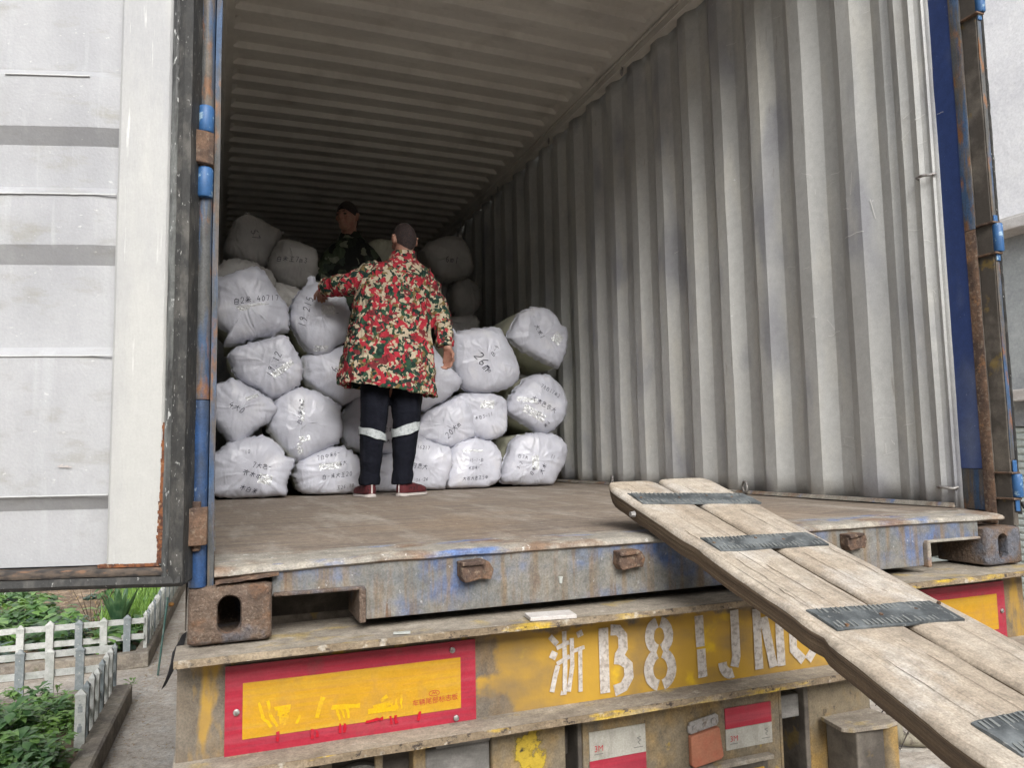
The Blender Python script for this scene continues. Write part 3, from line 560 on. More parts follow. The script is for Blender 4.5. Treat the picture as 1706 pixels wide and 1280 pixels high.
# rust creeping along the lower frame edge
mb = MB()
for i in range(46):
    z = .012+.27*i/45; wdt = .0055*(1-i/50)+.004*abs(N3(z*60, 1, 2))
    z2 = .012+.27*(i+1)/45
    mb.box(.0435, .0470+wdt*1.3, -.01, .0012, z, z2+.0006, T=DT)
for i in range(30):
    u = .05+.11*i/29; h = .0035+.004*abs(N3(u*90, 4, 2))*(1-i/40)
    mb.box(u, u+.0042, -.01, .0022, .0065, .009+h, T=DT)
part(mb, 'rust_patch', surface('orange_rust', (0.20, 0.075, 0.03), [((0.07, 0.03, 0.02), (60, 60, 60), 0.45, 0.6, 4), ((0.40, 0.26, 0.16), (90, 90, 90), 0.6, 0.7, 4, .8)], rough=.9), door)
mb = MB().box(.01, WD-.02, -.062, -.0505, .0, 2.58, T=DT); part(mb, 'door_skin', M['bluepaint'], door)
# rubber gasket: inner bead and outer fins, hinge side and bottom
def gask(u0, u1, n0, n1, amp, mat):
    m = MB(); K = 90
    zz = [-.026+2.62*i/K for i in range(K+1)]
    pr = [(u0, n0), (u0, n1*.6), ((u0+u1)/2, n1), (u1, n1*.7), (u1, n0)]
    m.loft([[D(u+amp*N3(z*14, u*9, 3), d+amp*N3(z*17, d*9, 6), z) for u, d in pr] for z in zz])
    return m
part(gask(.028, .0425, -.05, .012, .0016, 0), 'gasket', surface('chipped_grey_gasket', (0.12, 0.125, 0.12), [((0.03, 0.03, 0.03), (40, 40, 5), 0.42, 0.6, 4), ((0.45, 0.46, 0.45), (120, 120, 40), 0.62, 0.67, 5, .9)], rough=.5, bump=[((90, 90, 50), .003, 4)]), door, smooth=50)
part(gask(.002, .0275, -.055, .020, .0014, 0), 'gasket', M['rubber'], door, smooth=50)
m = MB()
for (z0, z1, nn, am) in [(-.010, .005, .010, .0014)]:
    pr = [(z0, -.05), (z0, nn*.8), ((z0+z1)/2, nn), (z1, nn*.7), (z1, -.05)]
    m.loft([[D(u, d+am*N3(u*15, z*9, 3), z+am*N3(u*14, z*9, 7)) for z, d in pr] for u in [.03+(WD-.03)*i/60 for i in range(61)]])
part(m, 'gasket', surface('brown_gasket', (0.085, 0.065, 0.05), [((0.03, 0.026, 0.024), (30, 30, 90), 0.45, 0.6, 4), ((0.22, 0.12, 0.07), (20, 20, 60), 0.6, 0.68, 4, .7)], rough=.7), door, smooth=50)
m = MB(); pr = [(-.030, -.05), (-.032, .012), (-.024, .020), (-.0115, .016), (-.0115, -.05)]
m.loft([[D(u, d+.0012*N3(u*15, z*9, 3), z+.0012*N3(u*12, z*9, 7)) for z, d in pr] for u in [.004+(WD)*i/60 for i in range(61)]])
part(m, 'gasket', M['rubber'], door, smooth=50)
# edges of the pressed ribs: wear, with the bright edge highlights painted in
m = MB()
for zb in (.148, .425, .757, 1.008, 1.36, 1.83):
    for i in range(60):
        u = .153+.9*i/60
        if N3(u*9, zb*7, 2) > -.25: hh = .0012+.0016*abs(N3(u*50, zb, 1)); m.box(u, u+.0149, -.0095, -.0062, zb-hh, zb+.0006, T=DT)
part(m, 'edge_highlight_wear', surface('worn_edge_paint', (0.47, 0.48, 0.48), rough=.6), door)
# scratches
m = ribbons([[(.288, .205), (.28, .204), (.27, .2035), (.262, .203)], [(.284, .2055), (.278, .2085)], [(.275, .2045), (.268, .206)]], .0022, lambda u, v: D(u-.04, -.0058, v+.0), 0)
part(m, 'scratch', M['white'], door)

# ---- right door folded back along the outside, seen edge on
door2 = empty('door', (2.455, 0.02, 0)); bpy.context.view_layer.update(); keep(door2, cont); bpy.context.view_layer.update()
m = MB().prism([(2.470, .07), (2.52, .068), (2.65, 1.18), (2.61, 1.185)], 2, -.02, 2.6); part(m, 'door_panel', M['chassis'], door2)
K = 110; pr = [(2.4375, .03), (2.4375, .0), (2.442, -.006), (2.450, -.002), (2.453, .008), (2.453, .03)]
m = MB().loft([[Vector((x+.0016*N3(z*26, x*9, 3), y+.002*N3(z*30, 2, 6), z)) for x, y in pr] for z in [-.01+2.62*i/K for i in range(K+1)]])
part(m, 'gasket', M['rubber'], door2, smooth=50)
m = MB().tube([(2.447, -.006, .03), (2.449, -.010, .018), (2.452, -.008, .008)], [.004, .007, .004], 8); part(m, 'gasket_tip', M['rubber'], door2, smooth=50)

# ================================================================== THE TRAILER
tr = tag(empty('semi_trailer', (1.219, .3, -.7)), 'dirty yellow semi trailer tail with reflective boards and stencilled number, under the container', 'trailer')
tr.matrix_world = Matrix.Translation((1.219, .3, -.7)); bpy.context.view_layer.update()
XL, XR = -.022, 2.452
def wavy_box(x0, x1, y0, y1, z0, z1, n=100, ay=.002, az=.002, yl=None):
    m = MB(); rg = []
    for i in range(n+1):
        x = x0+(x1-x0)*i/n; ea = ay*N3(x*9, 1, z0*9)+ay*.8*N3(x*40, 2, z0); eb = az*N3(x*7, 5, z0*9)
        ya = y0+(yl(x) if yl else 0)
        rg.append([Vector((x, ya+ea, z0+eb)), Vector((x, y1, z0)), Vector((x, y1, z1)), Vector((x, ya+ea+.001, z1+eb))])
    return m.loft(rg)
bow = lambda x: .016*math.cos((x-1.2)*2.2)-.006
part(wavy_box(XL, XR, -.085, .17, -.180, -.168, yl=lambda x: .012*math.sin(x*2.6)), 'top_flange', M['dust'], tr, smooth=30)
part(wavy_box(XL+.001, XR-.001, -.0885, -.0848, -.1815, -.1672, ay=.0022, az=.001, yl=lambda x: .012*math.sin(x*2.6)), 'flange_edge', M['edge'], tr, smooth=30)
# web plate with paint mask
wm = surface('rear_beam_paint', (0.145, 0.12, 0.09), [
    ((0.21, 0.185, 0.15), (2, 6, 3), 0.5, 0.68, 5, .8), ((0.10, 0.085, 0.07), (16, 16, 4), 0.50, 0.66, 6, .75), ((0.25, 0.155, 0.06), (9, 9, 3), 0.48, 0.64, 6, .8), ((0.45, 0.29, 0.03), (14, 14, 4), 0.56, 0.65, 5, .85)], rough=.65, bump=[((60, 60, 60), .001, 4)])
n = wm.node_tree; L = n.links; b = n.nodes['Principled BSDF']; src = b.inputs['Base Color'].links[0].from_socket
tc = n.nodes.new('ShaderNodeTexCoord'); sx = n.nodes.new('ShaderNodeSeparateXYZ'); L.new(tc.outputs['Object'], sx.inputs[0])
no = n.nodes.new('ShaderNodeTexNoise'); no.inputs['Scale'].default_value = 9; no.inputs['Detail'].default_value = 6; L.new(tc.outputs['Object'], no.inputs[0])
def mth(op, a, b_):
    q = n.nodes.new('ShaderNodeMath'); q.operation = op
    for i, v in enumerate((a, b_)):
        if isinstance(v, (int, float)): q.inputs[i].default_value = v
        else: L.new(v, q.inputs[i])
    return q.outputs[0]
# old repaint: yellow field around the stencilled number, ragged borders
fx = mth('SUBTRACT', 1.0, mth('ABSOLUTE', mth('DIVIDE', mth('SUBTRACT', sx.outputs[0], 1.19), .56), 0))
fz = mth('SUBTRACT', 1.0, mth('ABSOLUTE', mth('DIVIDE', mth('SUBTRACT', sx.outputs[2], -.315), .115), 0))
ff = mth('ADD', mth('MINIMUM', mth('MULTIPLY', fx, 1.2), fz), mth('MULTIPLY', mth('SUBTRACT', no.outputs[0], .5), 1.3))
mr = n.nodes.new('ShaderNodeMapRange'); mr.inputs[1].default_value = .0; mr.inputs[2].default_value = .10; mr.inputs[4].default_value = .93; L.new(ff, mr.inputs[0])
yn = n.nodes.new('ShaderNodeTexNoise'); yn.inputs['Scale'].default_value = 7; yn.inputs['Detail'].default_value = 5; L.new(tc.outputs['Object'], yn.inputs[0])
yr = ramp_node(n, [(.35, (0.29, 0.18, 0.045)), (.46, (0.40, 0.235, 0.03)), (.60, (0.44, 0.26, 0.025)), (.65, (0.60, 0.38, 0.01))]); L.new(yn.outputs[0], yr.inputs[0])
mx = n.nodes.new('ShaderNodeMix'); mx.data_type = 'RGBA'; L.new(mr.outputs[0], mx.inputs[0]); L.new(src, mx.inputs[6]); L.new(yr.outputs[0], mx.inputs[7])
# leftover yellow patches at the two ends of the beam
fe = mth('SUBTRACT', mth('ABSOLUTE', mth('SUBTRACT', sx.outputs[0], 1.215), 0), 1.165); fe = mth('SUBTRACT', 1.0, mth('DIVIDE', mth('ABSOLUTE', mth('SUBTRACT', fe, .018), 0), .035))
ns = n.nodes.new('ShaderNodeTexNoise'); mpn = n.nodes.new('ShaderNodeMapping'); mpn.inputs['Scale'].default_value = (26, 26, 9); L.new(tc.outputs['Object'], mpn.inputs[0]); L.new(mpn.outputs[0], ns.inputs['Vector']); ns.inputs['Scale'].default_value = 1; ns.inputs['Detail'].default_value = 6
f2 = mth('ADD', mth('MULTIPLY', fe, .35), mth('MULTIPLY', mth('SUBTRACT', ns.outputs[0], .55), 1.8))
m2 = n.nodes.new('ShaderNodeMapRange'); m2.inputs[1].default_value = .0; m2.inputs[2].default_value = .25; m2.inputs[4].default_value = .8; L.new(f2, m2.inputs[0])
mx2 = n.nodes.new('ShaderNodeMix'); mx2.data_type = 'RGBA'; L.new(m2.outputs[0], mx2.inputs[0]); L.new(mx.outputs[2], mx2.inputs[6]); L.new(yr.outputs[0], mx2.inputs[7])
# brown road grime blown up from below, and grey scuffs, over everything
ng = n.nodes.new('ShaderNodeTexNoise'); mpg = n.nodes.new('ShaderNodeMapping'); mpg.inputs['Scale'].default_value = (5, 5, 11); L.new(tc.outputs['Object'], mpg.inputs[0]); L.new(mpg.outputs[0], ng.inputs['Vector']); ng.inputs['Scale'].default_value = 1; ng.inputs['Detail'].default_value = 7
m3 = n.nodes.new('ShaderNodeMapRange'); m3.inputs[1].default_value = .48; m3.inputs[2].default_value = .70; m3.inputs[4].default_value = .7; L.new(ng.outputs[0], m3.inputs[0])
mx3 = n.nodes.new('ShaderNodeMix'); mx3.data_type = 'RGBA'; L.new(m3.outputs[0], mx3.inputs[0]); L.new(mx2.outputs[2], mx3.inputs[6]); mx3.inputs[7].default_value = (.15, .11, .07, 1)
L.new(mx3.outputs[2], b.inputs['Base Color'])
mb = MB(); nn_ = 90
rg = []
for i in range(nn_+1):
    x = XL+.004+(XR-XL-.03)*i/nn_
    cut = .02*max(0, 1-abs(x-XR+.03)/.03)
    rg.append([Vector((x, .0+.002*N3(x*3, z*8, 2), z)) for z in [-.181, -.25, -.32, -.3845]]+[Vector((x, .012, z)) for z in [-.3845, -.181]])
mb.loft(rg); web = part(mb, 'rear_beam', wm, tr, smooth=30)
part(wavy_box(XL, XR, -.085, .10, -.397, -.3845), 'bottom_flange', M['dust'], tr, smooth=30)
part(wavy_box(XL+.001, XR-.001, -.089, -.0848, -.3985, -.3835, ay=.002, az=.001), 'flange_edge', M['edge'], tr, smooth=30)
mb = MB()
for k in range(2): mb.box([XL+.004, XR-.03][k], [XL+.012, XR-.022][k], .0125, .16, -.384, -.181)
part(mb, 'end_plate', M['yellow'], tr)
# a chip of plywood lying on the flange
m = MB().box(-.055, .055, -.028, .028, 0, .009, T=Matrix.Translation((.775, -.052, -.1665)) @ Matrix.Rotation(R(-8), 4, 'Z')); o = m.build('wood_chip', M['ledge'], bevel=.0015)
tag(o, 'small pale rectangular wood chip lying on the trailer top flange', 'wood chip')
m = MB().box(-.018, .018, -.007, .007, 0, .003, T=Matrix.Translation((.425, -.055, -.1665)) @ Matrix.Rotation(R(-15), 4, 'Z')); o = m.build('paper_scrap', M['whitepaint'])
tag(o, 'tiny white paper scrap lying on the flange right of the left corner casting', 'scrap')

# boards
def board(x0, x1, z0, z1, name, mirrored=False):
    t = empty(name, ((x0+x1)/2, -.004, (z0+z1)/2)); bpy.context.view_layer.update(); keep(t, tr); bpy.context.view_layer.update()
    m = MB().box(x0, x1, -.0060, -.0022, z0, z1); part(m, 'red_border', M['redreflect'], t)
    fx0, fx1 = (x0+.034, x1-.036); m = MB().box(fx0, fx1, -.0075, -.0062, z0+.036, z1-.036); part(m, 'yellow_field', M['yelreflect'], t)
    for (rx, rz) in [(x0+.022, (z0+z1)/2-.0), (x1-.055, z1-.018), (x1-.048, z0+.016), (x1-.018, (z0+z1)/2)][(0 if not mirrored else 3):(3 if not mirrored else 4)]:
        m = MB().tube([(rx, -.004, rz), (rx, -.0105, rz), (rx, -.012, rz)], [.0065, .0065, .0035], 10); part(m, 'rivet', M['steel'], t, smooth=40)
    return t
bL = board(.072, .606, -.391, -.208, 'reflective_board'); bR = board(1.80, 2.335, -.388, -.210, 'reflective_board', True)

def text_mesh(body, size, place, mat, name, parent, ex=.0):
    c = bpy.data.curves.new('txt', 'FONT'); c.body = body; c.size = size; c.resolution_u = 3
    o = bpy.data.objects.new('txt', c); COL.objects.link(o); bpy.context.view_layer.update()
    me = bpy.data.meshes.new_from_object(o.evaluated_get(bpy.context.evaluated_depsgraph_get()))
    bpy.data.objects.remove(o)
    for v in me.vertices: v.co = place(v.co.x, v.co.y)
    me.materials.clear(); me.materials.append(mat)
    q = bpy.data.objects.new(name, me); COL.objects.link(q); keep(q, parent); return q
text_mesh('车辆尾部标志板', .0150, lambda u, v: Vector((.458+u, -.0081, -.336+v+u*.02)), M['redink'], 'board_lettering', bL)
m = ribbons([[(.508+.012*math.cos(a), -.3145+.006*math.sin(a)) for a in [k*math.pi/8 for k in range(17)]], [(.502, -.317), (.506, -.311), (.508, -.316), (.511, -.311), (.514, -.317)]], .0012, lambda u, v: Vector((u, -.0081, v)), 0)
part(m, 'board_emblem', M['redink'], bL)
# finger-wiped clean marks low on the board
WK = [0]
def wipes(lines, wpx, mat, name):
    mm = MB()
    for ln in lines:
        WK[0] += 1; yo = -.0078-.00006*WK[0]; P3 = [atY(x, y, yo) for x, y in ln]; r_ = ribbons([[(p.x, p.z) for p in P3]], wpx/900, lambda u, v: Vector((u+.004*N3(u*130, v*130, 2), yo, v+.003*N3(u*120, v*120, 7))), 0); mm.add(r_.v, r_.f)
    return part(mm, name, mat, bL, recalc=False)
CY = surface('wiped_amber', (0.60, 0.36, 0.006), [((0.52, 0.30, 0.02), (30, 30, 60), .5, .62, 5)], rough=.35); CR = surface('wiped_red', (0.42, 0.006, 0.02), [((0.34, 0.02, 0.035), (30, 30, 60), .5, .62, 5)], rough=.35)
wipes([[(432, 1172), (438, 1196), (452, 1212)], [(446, 1168), (450, 1190), (462, 1212)], [(464, 1180), (470, 1206)], [(476, 1186), (474, 1210)], [(500, 1192), (494, 1206)]], 5, CY, 'wiped_mark')
wipes([[(458, 1182), (484, 1178)], [(462, 1190), (482, 1184)], [(466, 1200), (480, 1196)], [(538, 1162), (528, 1196)], [(552, 1180), (600, 1176)], [(612, 1187), (660, 1180)], [(622, 1180), (655, 1170)], [(634, 1170), (646, 1160)]], 9, CY, 'wiped_mark')
wipes([[(561, 1180), (566, 1200)], [(569, 1178), (574, 1198)], [(577, 1178), (581, 1197)], [(652, 1170), (654, 1186)], [(660, 1164), (662, 1184)], [(668, 1158), (669, 1182)]], 4, CY, 'wiped_mark')
wipes([[(464, 1220), (462, 1236)], [(521, 1216), (519, 1232)], [(527, 1216), (529, 1230)], [(568, 1206), (567, 1222)], [(575, 1206), (574, 1222)], [(610, 1204), (640, 1197)], [(650, 1194), (652, 1208)], [(659, 1192), (661, 1206)], [(699, 1186), (697, 1202)]], 5, CR, 'wiped_mark')

# stencilled number
sm_ = surface('worn_white_stencil', (0.50, 0.465, 0.43), [((0.58, 0.56, 0.55), (40, 40, 40), 0.5, 0.66, 4, .7)], rough=.7)
n = sm_.node_tree; b = n.nodes['Principled BSDF']; tr_ = n.nodes.new('ShaderNodeBsdfTransparent'); mxs = n.nodes.new('ShaderNodeMixShader')
tc = n.nodes.new('ShaderNodeTexCoord'); n1 = n.nodes.new('ShaderNodeTexNoise'); n1.inputs['Scale'].default_value = 95; n1.inputs['Detail'].default_value = 6; n.links.new(tc.outputs['Object'], n1.inputs[0])
mr = n.nodes.new('ShaderNodeMapRange'); mr.inputs[1].default_value = .36; mr.inputs[2].default_value = .52; mr.inputs[3].default_value = .58; mr.inputs[4].default_value = .90; n.links.new(n1.outputs[0], mr.inputs[0])
n.links.new(mr.outputs[0], mxs.inputs[0]); n.links.new(tr_.outputs[0], mxs.inputs[1]); n.links.new(b.outputs[0], mxs.inputs[2]); n.links.new(mxs.outputs[0], n.nodes['Material Output'].inputs[0])
def arc(cx, cz, rx, rz, a0, a1, k=10): return [(cx+rx*math.cos(R(a0+(a1-a0)*i/k)), cz+rz*math.sin(R(a0+(a1-a0)*i/k))) for i in range(k+1)]
SW = .0265
glyphs = [
 [[(.937, -.216), (.937, -.371)], [(.957, -.2235), (.978, -.225), (.990, -.24), (.990, -.27), (.979, -.288)], [(.965, -.292), (.985, -.296), (1.003, -.312), (1.004, -.340), (.990, -.361), (.963, -.368)]],
 [arc(1.094, -.251, .028, .034, 100, 255, 12), arc(1.094, -.251, .028, .034, 80, -75, 12), arc(1.094, -.332, .034, .040, 105, 258, 12), arc(1.094, -.332, .034, .040, 75, -78, 12)],
 [[(1.214, -.212), (1.216, -.29)], [(1.217, -.296), (1.219, -.368)]],
 [[(1.325, -.208), (1.325, -.328), (1.318, -.352)], arc(1.305, -.338, .024, .030, 180, 290, 9)],
 [[(1.395, -.212), (1.397, -.368)], [(1.418, -.235), (1.444, -.368)], [(1.468, -.212), (1.470, -.368)]],
 [[(1.545, -.222), (1.515, -.25), (1.512, -.33), (1.545, -.362)], [(1.56, -.362), (1.59, -.33), (1.588, -.25), (1.56, -.222)]],
]
for gph in glyphs:
    m = MB()
    for k_, st_ in enumerate(gph):
        r_ = ribbons([st_], SW, lambda u, v: Vector((u+.0012*N3(u*80, v*80, 1), -.0030-.0001*k_, v+.0015*N3(u*70, v*70, 5))), 0); m.add(r_.v, r_.f)
    # round the stroke ends
    o = part(m, 'stencil_character', sm_, tr, recalc=False)
zhe = [[(.797, -.238), (.812, -.256)], [(.795, -.280), (.807, -.296)], [(.799, -.368), (.806, -.345), (.815, -.312)],
       [(.826, -.222), (.826, -.290)], [(.826, -.296), (.825, -.366), (.817, -.360)], [(.815, -.262), (.838, -.257)], [(.813, -.310), (.838, -.296)],
       [(.872, -.226), (.858, -.238)], [(.851, -.240), (.849, -.312), (.841, -.362)], [(.853, -.285), (.880, -.279)], [(.866, -.284), (.866, -.366)]]
m = MB()
for zk_, (wd_, ln) in enumerate([(26, [(415, 552), (452, 592)]), (34, [(418, 640), (448, 655)]), (24, [(455, 700), (440, 760), (425, 835)]), (23, [(487, 525), (490, 640), (492, 700), (490, 840), (470, 838)]), (20, [(448, 612), (512, 580)]), (20, [(450, 692), (515, 652)]), (22, [(525, 560), (528, 700), (510, 832)]), (28, [(552, 545), (580, 530)]), (18, [(535, 625), (590, 605)]), (21, [(568, 622), (570, 832)])]):
    P3 = [atY(780+x*.3283, 880+y*.3283, -.0032) for x, y in ln]; r_ = ribbons([[(p.x, p.z) for p in P3]], wd_*.3283/640, lambda u, v: Vector((u, -.0030-.0001*zk_, v)), 0); m.add(r_.v, r_.f)
part(m, 'stencil_character', sm_, tr, recalc=False)

# below the rear beam
def pbox(x0, x1, y0, y1, z0, z1, name, mat, par=None, bevel=.003, **k):
    return part(MB().box(x0, x1, y0, y1, z0, z1), name, mat, par or tr, bevel=bevel, **k)
pl = pbox(.872, 1.452, -.006, .004, -.86, -.399, 'tail_plate', M['yellow'])
pbox(.860, .8715, -.004, .09, -.86, -.399, 'plate_side', M['chassis']); pbox(1.4525, 1.462, -.006, .09, -.86, -.399, 'plate_side', M['yellow'])
def tape(x0, x1, z0, z1, white_top, lean=0):
    sk = lambda v: Vector((v.x, v.y, v.z+(v.x-x0)*lean))
    zm = (z0+z1)/2
    a = MB().box(x0, x1, -.0085, -.0062, zm+.0004, z1, T=sk); b_ = MB().box(x0, x1, -.0085, -.0062, z0, zm-.0004, T=sk)
    t = part(a, 'reflective_tape', M['whitereflect' if white_top else 'redreflect'], pl); t2 = part(b_, 'reflective_tape', M['redreflect' if white_top else 'whitereflect'], pl)
    wz = zm if white_top else z0
    text_mesh('3M', .020, lambda u, v: Vector((x0+.012+u, -.0090, wz+.020+v+lean*(u+.01))), M['redink'], 'tape_lettering', pl)
    m = ribbons([[(x0+.012, wz+.014), (x0+.036, wz+.014)], [(x1-.034, wz+.014), (x1-.008, wz+.014)], [(x1-.016, wz+.020), (x1-.022, wz+.026), (x1-.014, wz+.030), (x1-.024, wz+.036), (x1-.014, wz+.038)]], .0016, lambda u, v: Vector((u, -.0090, v)), 0)
    part(m, 'tape_print', M['greyink'], pl)
tape(.888, 1.042, -.588, -.455, True); tape(1.278, 1.424, -.556, -.452, False)
# hanging reflector with slotted steel bracket
m = MB().prism([(1.160, -.478), (1.166, -.468), (1.244, -.456), (1.252, -.462), (1.252, -.478), (1.246, -.486), (1.168, -.498), (1.160, -.492)], 1, -.016, -.011); br = part(m, 'reflector_bracket', M['steel'], tr, bevel=.001)
for bx in (1.178, 1.206, 1.235):
    m = MB().tube([(bx, -.0155, -.479+(bx-1.2)*.17), (bx, -.0195, -.479+(bx-1.2)*.17)], [.0065 if bx != 1.206 else .003]*2, 8); part(m, 'bolt', M['steel'], br)
m = MB().prism([(1.164, -.500), (1.250, -.488), (1.260, -.560), (1.252, -.568), (1.172, -.578), (1.164, -.572)], 1, -.024, -.007); part(m, 'orange_reflector', M['orange'], tr, bevel=.004)
# number plate (only its upper edge shows)
npb = pbox(.972, 1.398, -.020, -.0065, -.86, -.590, 'plate_frame', M['chassis'], bevel=.004)
pbox(.960, 1.41, -.030, -.0065, -.5895, -.578, 'plate_frame_lip', M['dust'], bevel=.002)
m = MB().box(.990, 1.382, -.0235, -.0205, -.84, -.606); npl = part(m, 'number_plate', M['plateyellow'], tr)
m = ribbons([[(1.155, -.70), (1.155, -.648), (1.17, -.640), (1.228, -.640), (1.240, -.650), (1.240, -.70)], [(1.04, -.70), (1.04, -.650), (1.09, -.650)], [(1.30, -.70), (1.30, -.650), (1.35, -.650)]], .013, lambda u, v: Vector((u, -.0242, v)), 0)
part(m, 'plate_digit', M['ink'], npl, recalc=False)
m = MB().tube([(1.290, -.022, -.615), (1.290, -.034, -.615)], .012, 12); part(m, 'bolt', M['steel'], npl, smooth=40)
# left lamp box
lb = pbox(.235, .66, .035, .045, -.80, -.399, 'lamp_housing', M['chassis'])
for cx_, r_ in ((.345, .085), (.52, .0)):
    if r_:
        m = MB()
        for q in range(6):
            rr = r_*(1-q*.15); m.tube([(cx_, .032-.003*q, -.535), (cx_, .018-.003*q, -.535)], [rr, rr*.97], 32)
        part(m, 'tail_lamp', M['greylens'], tr, smooth=40)
pbox(.262, .285, -.012, .03, -.80, -.399, 'lamp_guard_bar', M['yellow']); pbox(.375, .392, -.014, -.002, -.80, -.399, 'lamp_guard_bar', M['yellow'])
pbox(.458, .486, -.014, .03, -.80, -.399, 'lamp_guard_bar', M['yellow'])
pbox(.487, .640, .000, .034, -.80, -.437, 'lamp_cover', M['greylens'], bevel=.006); pbox(.512, .640, -.006, .02, -.437, -.405, 'lamp_cover_lip', M['greylens'])
pbox(.6415, .826, -.010, .05, -.86, -.399, 'support_post', M['yellow'], bevel=.006)
# block sprayed on the post: black and yellow smear
sm2 = surface('sprayed_smear', (0.42, 0.30, 0.03), [((0.03, 0.028, 0.02), (16, 16, 30), 0.55, 0.62, 5)], rough=.7)
n = sm2.node_tree; b = n.nodes['Principled BSDF']; tr_ = n.nodes.new('ShaderNodeBsdfTransparent'); mxs = n.nodes.new('ShaderNodeMixShader')
tc = n.nodes.new('ShaderNodeTexCoord'); vs_ = n.nodes.new('ShaderNodeVectorMath'); vs_.operation = 'DISTANCE'; vs_.inputs[1].default_value = (.735, -.012, -.475)
n1 = n.nodes.new('ShaderNodeTexNoise'); n1.inputs['Scale'].default_value = 25; n1.inputs['Detail'].default_value = 5; n.links.new(tc.outputs['Object'], n1.inputs[0]); n.links.new(tc.outputs['Object'], vs_.inputs[0])
mm = n.nodes.new('ShaderNodeMath'); mm.operation = 'MULTIPLY_ADD'; n.links.new(n1.outputs[0], mm.inputs[0]); mm.inputs[1].default_value = .22; n.links.new(vs_.outputs['Value'], mm.inputs[2])
mr = n.nodes.new('ShaderNodeMapRange'); mr.inputs[1].default_value = .128; mr.inputs[2].default_value = .148; n.links.new(mm.outputs[0], mr.inputs[0])
n.links.new(mr.outputs[0], mxs.inputs[0]); n.links.new(b.outputs[0], mxs.inputs[1]); n.links.new(tr_.outputs[0], mxs.inputs[2]); n.links.new(mxs.outputs[0], n.nodes['Material Output'].inputs[0])
m = MB().add([(.66, -.0115, -.54), (.81, -.0115, -.54), (.81, -.0115, -.415), (.66, -.0115, -.415)], [(0, 1, 2, 3)]); part(m, 'paint_smear', sm2, tr)
pbox(.70, .815, -.10, -.0105, -.60, -.535, 'step_block', M['dust'], bevel=.006)
pbox(-.01, .20, .06, .09, -.80, -.399, 'corner_plate', M['chassis'])
# cross bar + right guard
pbox(.8265, .8595, .05, .10, -.520, -.455, 'cross_member', M['chassis']); pbox(1.463, 1.555, .02, .08, -.515, -.455, 'cross_member', M['greylens'])
pbox(1.5555, 1.775, .0, .09, -1.15, -.399, 'support_post', M['yellow'], bevel=.004); pbox(1.5400, 1.555, -.002, .10, -1.15, -.399, 'post_flange', M['chassis'])
pbox(1.610, 1.745, -.11, -.0015, -1.10, -.525, 'bumper_stub', M['chassis'], bevel=.004)
m = MB(); pts = [(1.585, -.012), (1.570, -.10), (1.59, -.118), (1.70, -.130), (1.742, -.122), (1.757, -.10), (1.757, -.012)]
m.prism(pts, 2, -.523, -.512); part(m, 'stub_cap', M['dust'], tr, bevel=.002)
m = MB().tube([(1.725, -.1, -.524), (1.725, -.1, -1.1)], .026, 14); part(m, 'stub_pipe', M['yellow'], tr, smooth=40)
# chassis further in
for x in (.62, 1.70): pbox(x, x+.12, .16, 10.5, -.60, -.20, 'chassis_rail', M['chassis'], bevel=0)
for k in range(6): pbox(.05, 2.39, .9+1.8*k, 1.0+1.8*k, -.40, -.20, 'chassis_cross_member', M['chassis'], bevel=0)
pbox(.0, 2.43, .20, .21, -.75, -.3, 'rear_screen', M['blacktextile'], bevel=0) if False else None
for y in (2.9, 4.2):
    m = MB().tube([(.15, y, -.93), (2.29, y, -.93)], .07, 12); part(m, 'axle', M['chassis'], tr)
    for x in (.0, .30, 1.86, 2.16):
        m = MB(); prf = [(.30, 0), (.46, .02), (.51, .05), (.51, .20), (.46, .23), (.30, .25)]
        m.loft([[Vector((x+b_, y+a*math.cos(t), -.94+a*math.sin(t))) for a, b_ in prf] for t in [2*math.pi*k/32 for k in range(33)]], cap=False)
        wh = part(m, 'wheel', M['tyre'], tr, smooth=40)
        m = MB().tube([(x+.05, y, -.94), (x+.2, y, -.94)], .30, 24); part(m, 'rim', M['chassis'], wh)
# torn black strap flapping at the left end
m = MB(); pts = [tuple(atY(a, b, .05)) for a, b in ((306, 1058), (297, 1082), (292, 1100), (284, 1122), (273, 1145))]
wd = [.006, .011, .009, .007, .005]
rg = [[Vector(p)+Vector((wd[i], 0, .006)), Vector(p)+Vector((wd[i]*.6, .006, 0)), Vector(p)+Vector((-wd[i], 0, -.006)), Vector(p)+Vector((-wd[i]*.6, -.005, 0))] for i, p in enumerate(pts)]
q0 = atY(293, 1098, .05); q1 = atY(303, 1130, .05)
m.loft(rg); m.loft([[q0+Vector((-.008, 0, 0)), q0+Vector((.008, .003, 0)), q0+Vector((0, -.004, -.006))], [q1+Vector((-.004, 0, 0)), q1+Vector((.004, .003, 0)), q1+Vector((0, -.003, -.004))]])
part(m, 'mud_strap', M['blacktextile'], tr)

